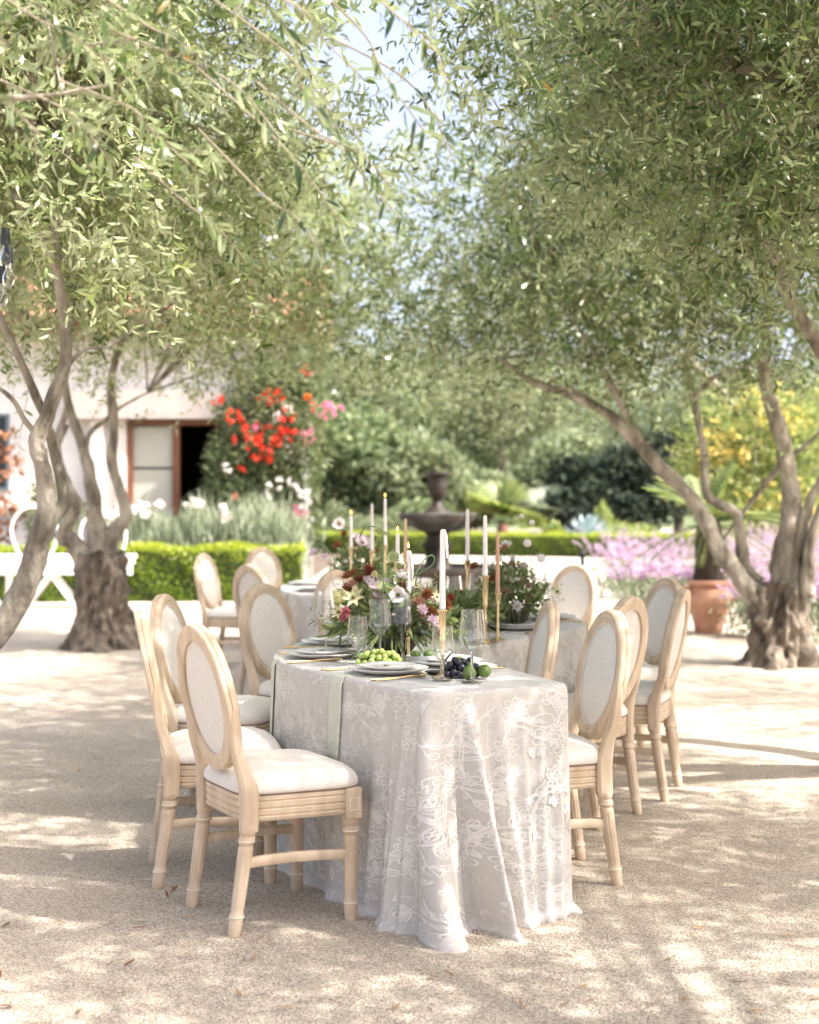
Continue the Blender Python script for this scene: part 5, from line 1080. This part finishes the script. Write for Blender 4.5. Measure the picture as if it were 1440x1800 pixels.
# ------------------------------------------------------------------ flower arrangements
def flower_mesh(name, m, kind):
    """petals as curved blades round a centre, facing +Z, radius 1"""
    P, F, Rn = [], [], []
    def petal_(a, ln, wd, cup, lift, z0=0., ruff=.0):
        b = len(P); ca, sa = math.cos(a), math.sin(a); rv = U(.1, .9)
        for i in range(6):
            t = i / 5; w = wd * (math.sin(min(1, t * 1.08 + .06) * math.pi) ** .6 if t < .92 else .35)
            r_ = ln * t * math.cos(cup * t); z = z0 + ln * t * math.sin(cup * t) + lift * t
            for j in range(5):
                s = (j - 2) / 2; x, y = r_, s * w * .5; zz = z + .10 * s * s * ln * (1 if cup > .3 else .3) + ruff * math.sin(j * 2.3 + i * 1.9 + a * 3)
                P.append((x * ca - y * sa, x * sa + y * ca, zz)); Rn.append(min(1, max(0, rv + U(-.08, .08))))
        for i in range(5):
            for j in range(4): k = b + i * 5 + j; F.append((k, k + 1, k + 6, k + 5))
    if kind == 'poppy':
        for k in range(6): petal_(k * math.pi / 3 + U(-.1, .1), U(.9, 1.08), 1.15, .45 if k % 2 else .62, .02, .02 * (k % 2), .05)
    elif kind == 'ruffle':
        for lay in range(4):
            for k in range(8): petal_(k * .785 + lay * .4 + U(-.15, .15), 1 - lay * .2, .55, .35 + lay * .33, .0, lay * .06, .06)
    elif kind == 'cup':
        for k in range(6): petal_(k * 1.047 + U(-.1, .1), 1.15, .9, 1.25, .1, 0, .02)
    elif kind == 'star':
        for k in range(7): petal_(k * .9 + U(-.1, .1), U(.9, 1.1), .38, .3, .05, 0, .02)
    elif kind == 'spike':
        for lay in range(3):
            for k in range(10): petal_(k * .63 + lay * .3, 1 - lay * .12, .2, .5 + .38 * lay, .05, 0, .0)
    return np_mesh(name, np.array(P), np.full(len(F), 4), np.array(F).ravel(), m, np.array(Rn), True)
FM = {n_: flower_mesh(n_, m, k) for n_, m, k in [('white_poppy', p_white, 'poppy'), ('lilac_poppy', p_lil, 'poppy'), ('rust_flower', p_rust, 'ruffle'), ('burgundy_flower', p_burg, 'spike'), ('yellow_tulip', p_yel, 'cup'), ('cream_star', p_yel, 'star'), ('pink_flower', p_pink, 'ruffle'), ('peach_flower', p_peach, 'ruffle'), ('lilac_star', p_lil, 'ruffle'), ('white_bloom', p_white, 'ruffle'), ('white_lily', p_white, 'cup')]}
cent_me = MB().sphere((0, 0, .12), .2, 10, 6).mesh('flower_centre', stam)
EYE = Vector((0, 0, CAMH))
def arrangement(loc, label, vessel, spec, fill, leaf_n, rad, top, sprays):
    o = empty('flower_arrangement', loc, 0, label, 'flowers'); loc = Vector(loc)
    MB().lathe([(.05, 0), (.055, .004), (.085, .04), (.10, .085), (.095, .11), (.088, .112), (.09, .08), (.01, .07)], 28, cap=False).build('vessel', vessel, o)
    org = loc + Vector((0, 0, .10)); st = MB()
    def stem_to(q, r_=.0016):
        mid = org.lerp(q, .5) + Vector((U(-.02, .02), U(-.02, .02), .03)); P = spline([tuple(org - loc + Vector((U(-.04, .04), U(-.04, .04), -.03))), tuple(mid - loc), tuple(q - loc)], 9); st.tube(P, r_, 5)
    def bloom(nm, q, s, face=None):
        f = link(nm, FM[nm], o); d = face or ((q - org).normalized() * .8 + (EYE - q).normalized() * .8 + Vector((U(-.4, .4), U(-.4, .4), U(0, .4))))
        f.rotation_euler = (d.to_track_quat('Z', 'Y') @ Matrix.Rotation(U(0, 6), 3, 'Z').to_quaternion()).to_euler(); f.scale = (s, s, s); f.location = q - loc
        if 'poppy' in nm or nm in ('cream_star', 'pink_flower', 'lilac_star'): link('flower_centre', cent_me, f)
        stem_to(q)
    for (nm, x, y, dd, s, *fc) in spec: bloom(nm, at(x, y, loc.y + dd), s, Vector(fc[0]) if fc else None)
    for k in range(fill[0]):
        a = U(0, 6.28); e = U(.1, 1.35); q = org + Vector((math.cos(a) * math.cos(e) * rad * U(.7, 1), math.sin(a) * math.cos(e) * rad * .8, math.sin(e) * top * U(.5, .95)))
        bloom(random.choice(fill[1]), q, U(.014, .024))
    # leafy filling
    n = leaf_n; d = rdir(n); d[:, 2] = np.abs(d[:, 2]) * 1.1 - .12; q = np.array(org)[None] + d * np.array([rad, rad * .8, top * .8])[None] * (rng.random(n) ** .45)[:, None]; q[:, 2] = np.maximum(q[:, 2], ZC + .01)
    world_child(foliage('foliage', q, d + rng.normal(size=(n, 3)) * .6, rdir(n), .05 * (.5 + .9 * rng.random(n)), .016 * (.5 + .9 * rng.random(n)), arr_leaf, fine=True, kind='stuff'), o)
    # drooping blades at the foot
    n = leaf_n // 12; a = rng.random(n) * 6.28; q = np.array(org)[None] + np.stack([np.cos(a) * .06, np.sin(a) * .06, np.zeros(n)], 1)
    world_child(foliage('grass_blades', q, np.stack([np.cos(a), np.sin(a), -.35 + .5 * rng.random(n)], 1), rdir(n) * .3 + np.array([0, 0, 1.]), rad * (.6 + .6 * rng.random(n)), .006, arr_leaf, fine=True, bend=.5, kind='stuff'), o)
    # airy sprays with tiny buds
    P_, D_ = [], []
    for k in range(sprays):
        a = U(0, 6.28); e = U(-.1, 1.2); tip = org + Vector((math.cos(a) * math.cos(e) * rad * 1.35, math.sin(a) * math.cos(e) * rad, max(-.04, math.sin(e) * top * 1.05))); stem_to(tip, .0011)
        for t in np.linspace(.45, 1, 12): P_.append(org.lerp(tip, t) + Vector((U(-.012, .012), U(-.012, .012), U(-.01, .015)))); D_.append((U(-1, 1), U(-1, 1), U(0, 1)))
    world_child(foliage('spray_leaves', np.array(P_), np.array(D_), rdir(len(P_)), .020, .006, arr_leaf, kind='stuff'), o)
    world_child(st.build('stems', stem_m, None), o); o.children[-1].location = (0, 0, 0); o.children[-1]['kind'] = 'stuff'
    return o
fp = tat(690, 1150); fp = Vector((-.06, 5.62, ZC))
fa = arrangement(fp, 'near arrangement of lilac, rust and yellow flowers with curling vines', dark_pot,
    [('lilac_poppy', 664, 1036, -.13, .045, (.1, -.35, .9)), ('lilac_poppy', 652, 1022, -.05, .034), ('lilac_poppy', 668, 1052, -.1, .04, (0, -.2, .9)), ('white_poppy', 700, 1046, -.17, .04, (0, -1, .15)), ('yellow_tulip', 601, 1060, -.1, .045, (-.2, -.3, .9)), ('cream_star', 622, 1050, -.16, .045), ('cream_star', 596, 1075, -.18, .032), ('pink_flower', 608, 1076, -.2, .026), ('pink_flower', 604, 1086, -.2, .02), ('rust_flower', 612, 1014, 0, .03), ('rust_flower', 622, 1008, .02, .026), ('rust_flower', 612, 1036, -.08, .028), ('peach_flower', 618, 1028, -.08, .024), ('peach_flower', 606, 1044, -.08, .022), ('burgundy_flower', 653, 1006, -.05, .042), ('burgundy_flower', 632, 1022, -.02, .03), ('rust_flower', 750, 1046, -.12, .03), ('rust_flower', 758, 1076, -.15, .028), ('rust_flower', 744, 1068, -.14, .024), ('peach_flower', 735, 1058, -.14, .03), ('peach_flower', 742, 1080, -.16, .024), ('white_bloom', 763, 1056, -.1, .03), ('cream_star', 768, 1050, -.12, .028), ('lilac_star', 742, 1072, -.18, .026), ('lilac_star', 760, 1092, -.18, .028), ('lilac_star', 768, 1100, -.2, .022), ('white_bloom', 706, 1014, .05, .034), ('rust_flower', 708, 1028, -.06, .022), ('cream_star', 733, 1030, -.08, .02), ('rust_flower', 784, 1064, -.08, .028), ('burgundy_flower', 790, 1052, -.05, .026), ('yellow_tulip', 660, 1012, -.08, .02), ('yellow_tulip', 708, 988, -.05, .016), ('rust_flower', 768, 1112, -.18, .02)],
    (34, ['rust_flower', 'peach_flower', 'white_bloom', 'cream_star', 'burgundy_flower', 'lilac_star', 'peach_flower']), 1500, .255, .23, 80)
def tendril(parent, pts, d, r=.0022):
    P = spline([tuple(at(x, y, d + 0.01 * i)) for i, (x, y) in enumerate(pts)], 50); world_child(MB().tube(P, r, 6).build('tendril', tendril_m, None), parent)
DF = 5.5
tendril(fa, [(672, 1010), (674, 960), (671, 935), (655, 925), (640, 930), (632, 945)], DF, .0026)
tendril(fa, [(730, 1010), (745, 985), (758, 976), (764, 982), (760, 993), (745, 1003), (734, 1012), (730, 1030)], DF - .1, .0028)
tendril(fa, [(690, 1060), (676, 1030), (676, 1012), (688, 1004), (699, 1012), (698, 1026), (686, 1030), (678, 1020)], DF - .12, .0028)
tendril(fa, [(600, 1000), (575, 965), (555, 955), (548, 965)], DF + .1, .002)
tendril(fa, [(690, 1000), (700, 985), (715, 990), (712, 1003), (700, 1005)], DF, .0018)
n = 8
V_ = [at(x, y, DF - .02) for x, y in [(686, 982), (690, 970), (694, 995), (671, 938), (664, 930), (679, 935), (688, 1030), (700, 1055)]]
for q, s in zip(V_, (.045, .04, .035, .03, .025, .025, .07, .06)):
    d = Vector((U(-.6, .6), -.5, U(-.8, .2))).normalized(); lf_ = foliage('vine_leaf', np.array([q] * 3), np.array([d, d + Vector((.6, 0, .1)), d + Vector((-.6, 0, .1))]), np.array([[0, -1., .3]] * 3), s, s * .62, arr_leaf, fine=True, rnd=np.full(3, .85)); world_child(lf_, fa)
arrangement((.50, 7.0, ZC), 'right arrangement of white lilies and green sprays', dark_pot,
    [('white_lily', 925, 962, -.1, .032, (.3, -.2, .9)), ('white_lily', 944, 984, -.1, .034, (.9, -.2, .3)), ('white_poppy', 858, 990, 0, .05), ('lilac_poppy', 862, 1004, 0, .04), ('white_bloom', 890, 960, 0, .035), ('peach_flower', 888, 964, -.03, .025), ('rust_flower', 835, 996, 0, .03), ('rust_flower', 865, 1018, -.1, .025), ('white_lily', 917, 912, 0, .02, (0, 0, 1)), ('white_lily', 934, 924, 0, .022, (.2, 0, 1)), ('cream_star', 979, 1040, -.1, .03), ('white_bloom', 910, 1066, -.2, .03), ('rust_flower', 930, 1052, -.1, .025), ('white_lily', 878, 985, -.1, .03)],
    (30, ['white_bloom', 'peach_flower', 'cream_star', 'rust_flower', 'white_bloom']), 750, .19, .27, 90)
arrangement((-.30, 9.5, ZC), 'far arrangement with white poppies beside the far candles', dark_pot,
    [('white_poppy', 596, 921, -.05, .048, (0, -1, .2)), ('white_poppy', 625, 918, 0, .04), ('lilac_poppy', 638, 955, -.1, .06, (.1, -.6, .7)), ('rust_flower', 594, 959, -.1, .04), ('burgundy_flower', 606, 940, 0, .035), ('lilac_star', 552, 973, 0, .045), ('lilac_poppy', 626, 945, -.05, .035), ('lilac_star', 572, 978, 0, .03)],
    (26, ['rust_flower', 'peach_flower', 'white_bloom', 'burgundy_flower']), 1500, .24, .36, 22)

arrangement((.16, 6.45, ZC), 'low run of greenery and small blooms along the middle of the table', dark_pot, [('rust_flower', 800, 1062, 0, .022), ('white_bloom', 822, 1050, 0, .024), ('peach_flower', 790, 1080, 0, .022)], (16, ['peach_flower', 'white_bloom', 'rust_flower', 'cream_star']), 1200, .24, .12, 40)
# ------------------------------------------------------------------ dry leaves on the gravel
dry_m = leaf_mat('dry_leaf', [(0, (.16, .07, .035)), (.6, (.28, .14, .06)), (1, (.40, .24, .10))], None, .1, .7)
V, fs, lp, k = leaves(np.array([[-.5, 0, 0]]), np.array([[1., 0, .05]]), np.array([[0, 0, 1.]]), 1., .2, True, -.15)
dl = [np_mesh('dry_leaf', V, fs, lp, dry_m, np.full(6, r), True) for r in (.05, .4, .7, .95)]
for i in range(130):
    x, y = U(0, 1440), 1330 + 460 * random.random() ** 1.1
    if 520 < x < 1000 and y < 1680: continue
    p = gat(x, y); o = link('dry_leaf', random.choice(dl), loc=(p.x, p.y, .006)); s_ = U(.03, .06); o.scale = (s_, s_ * U(.7, 1.2), s_); o.rotation_euler = (U(-.25, .25), U(-.1, .1), U(0, 6.3))
    tag(o, 'dry brown olive leaf lying loose on the gravel', 'leaf', 'dry leaves on the gravel')
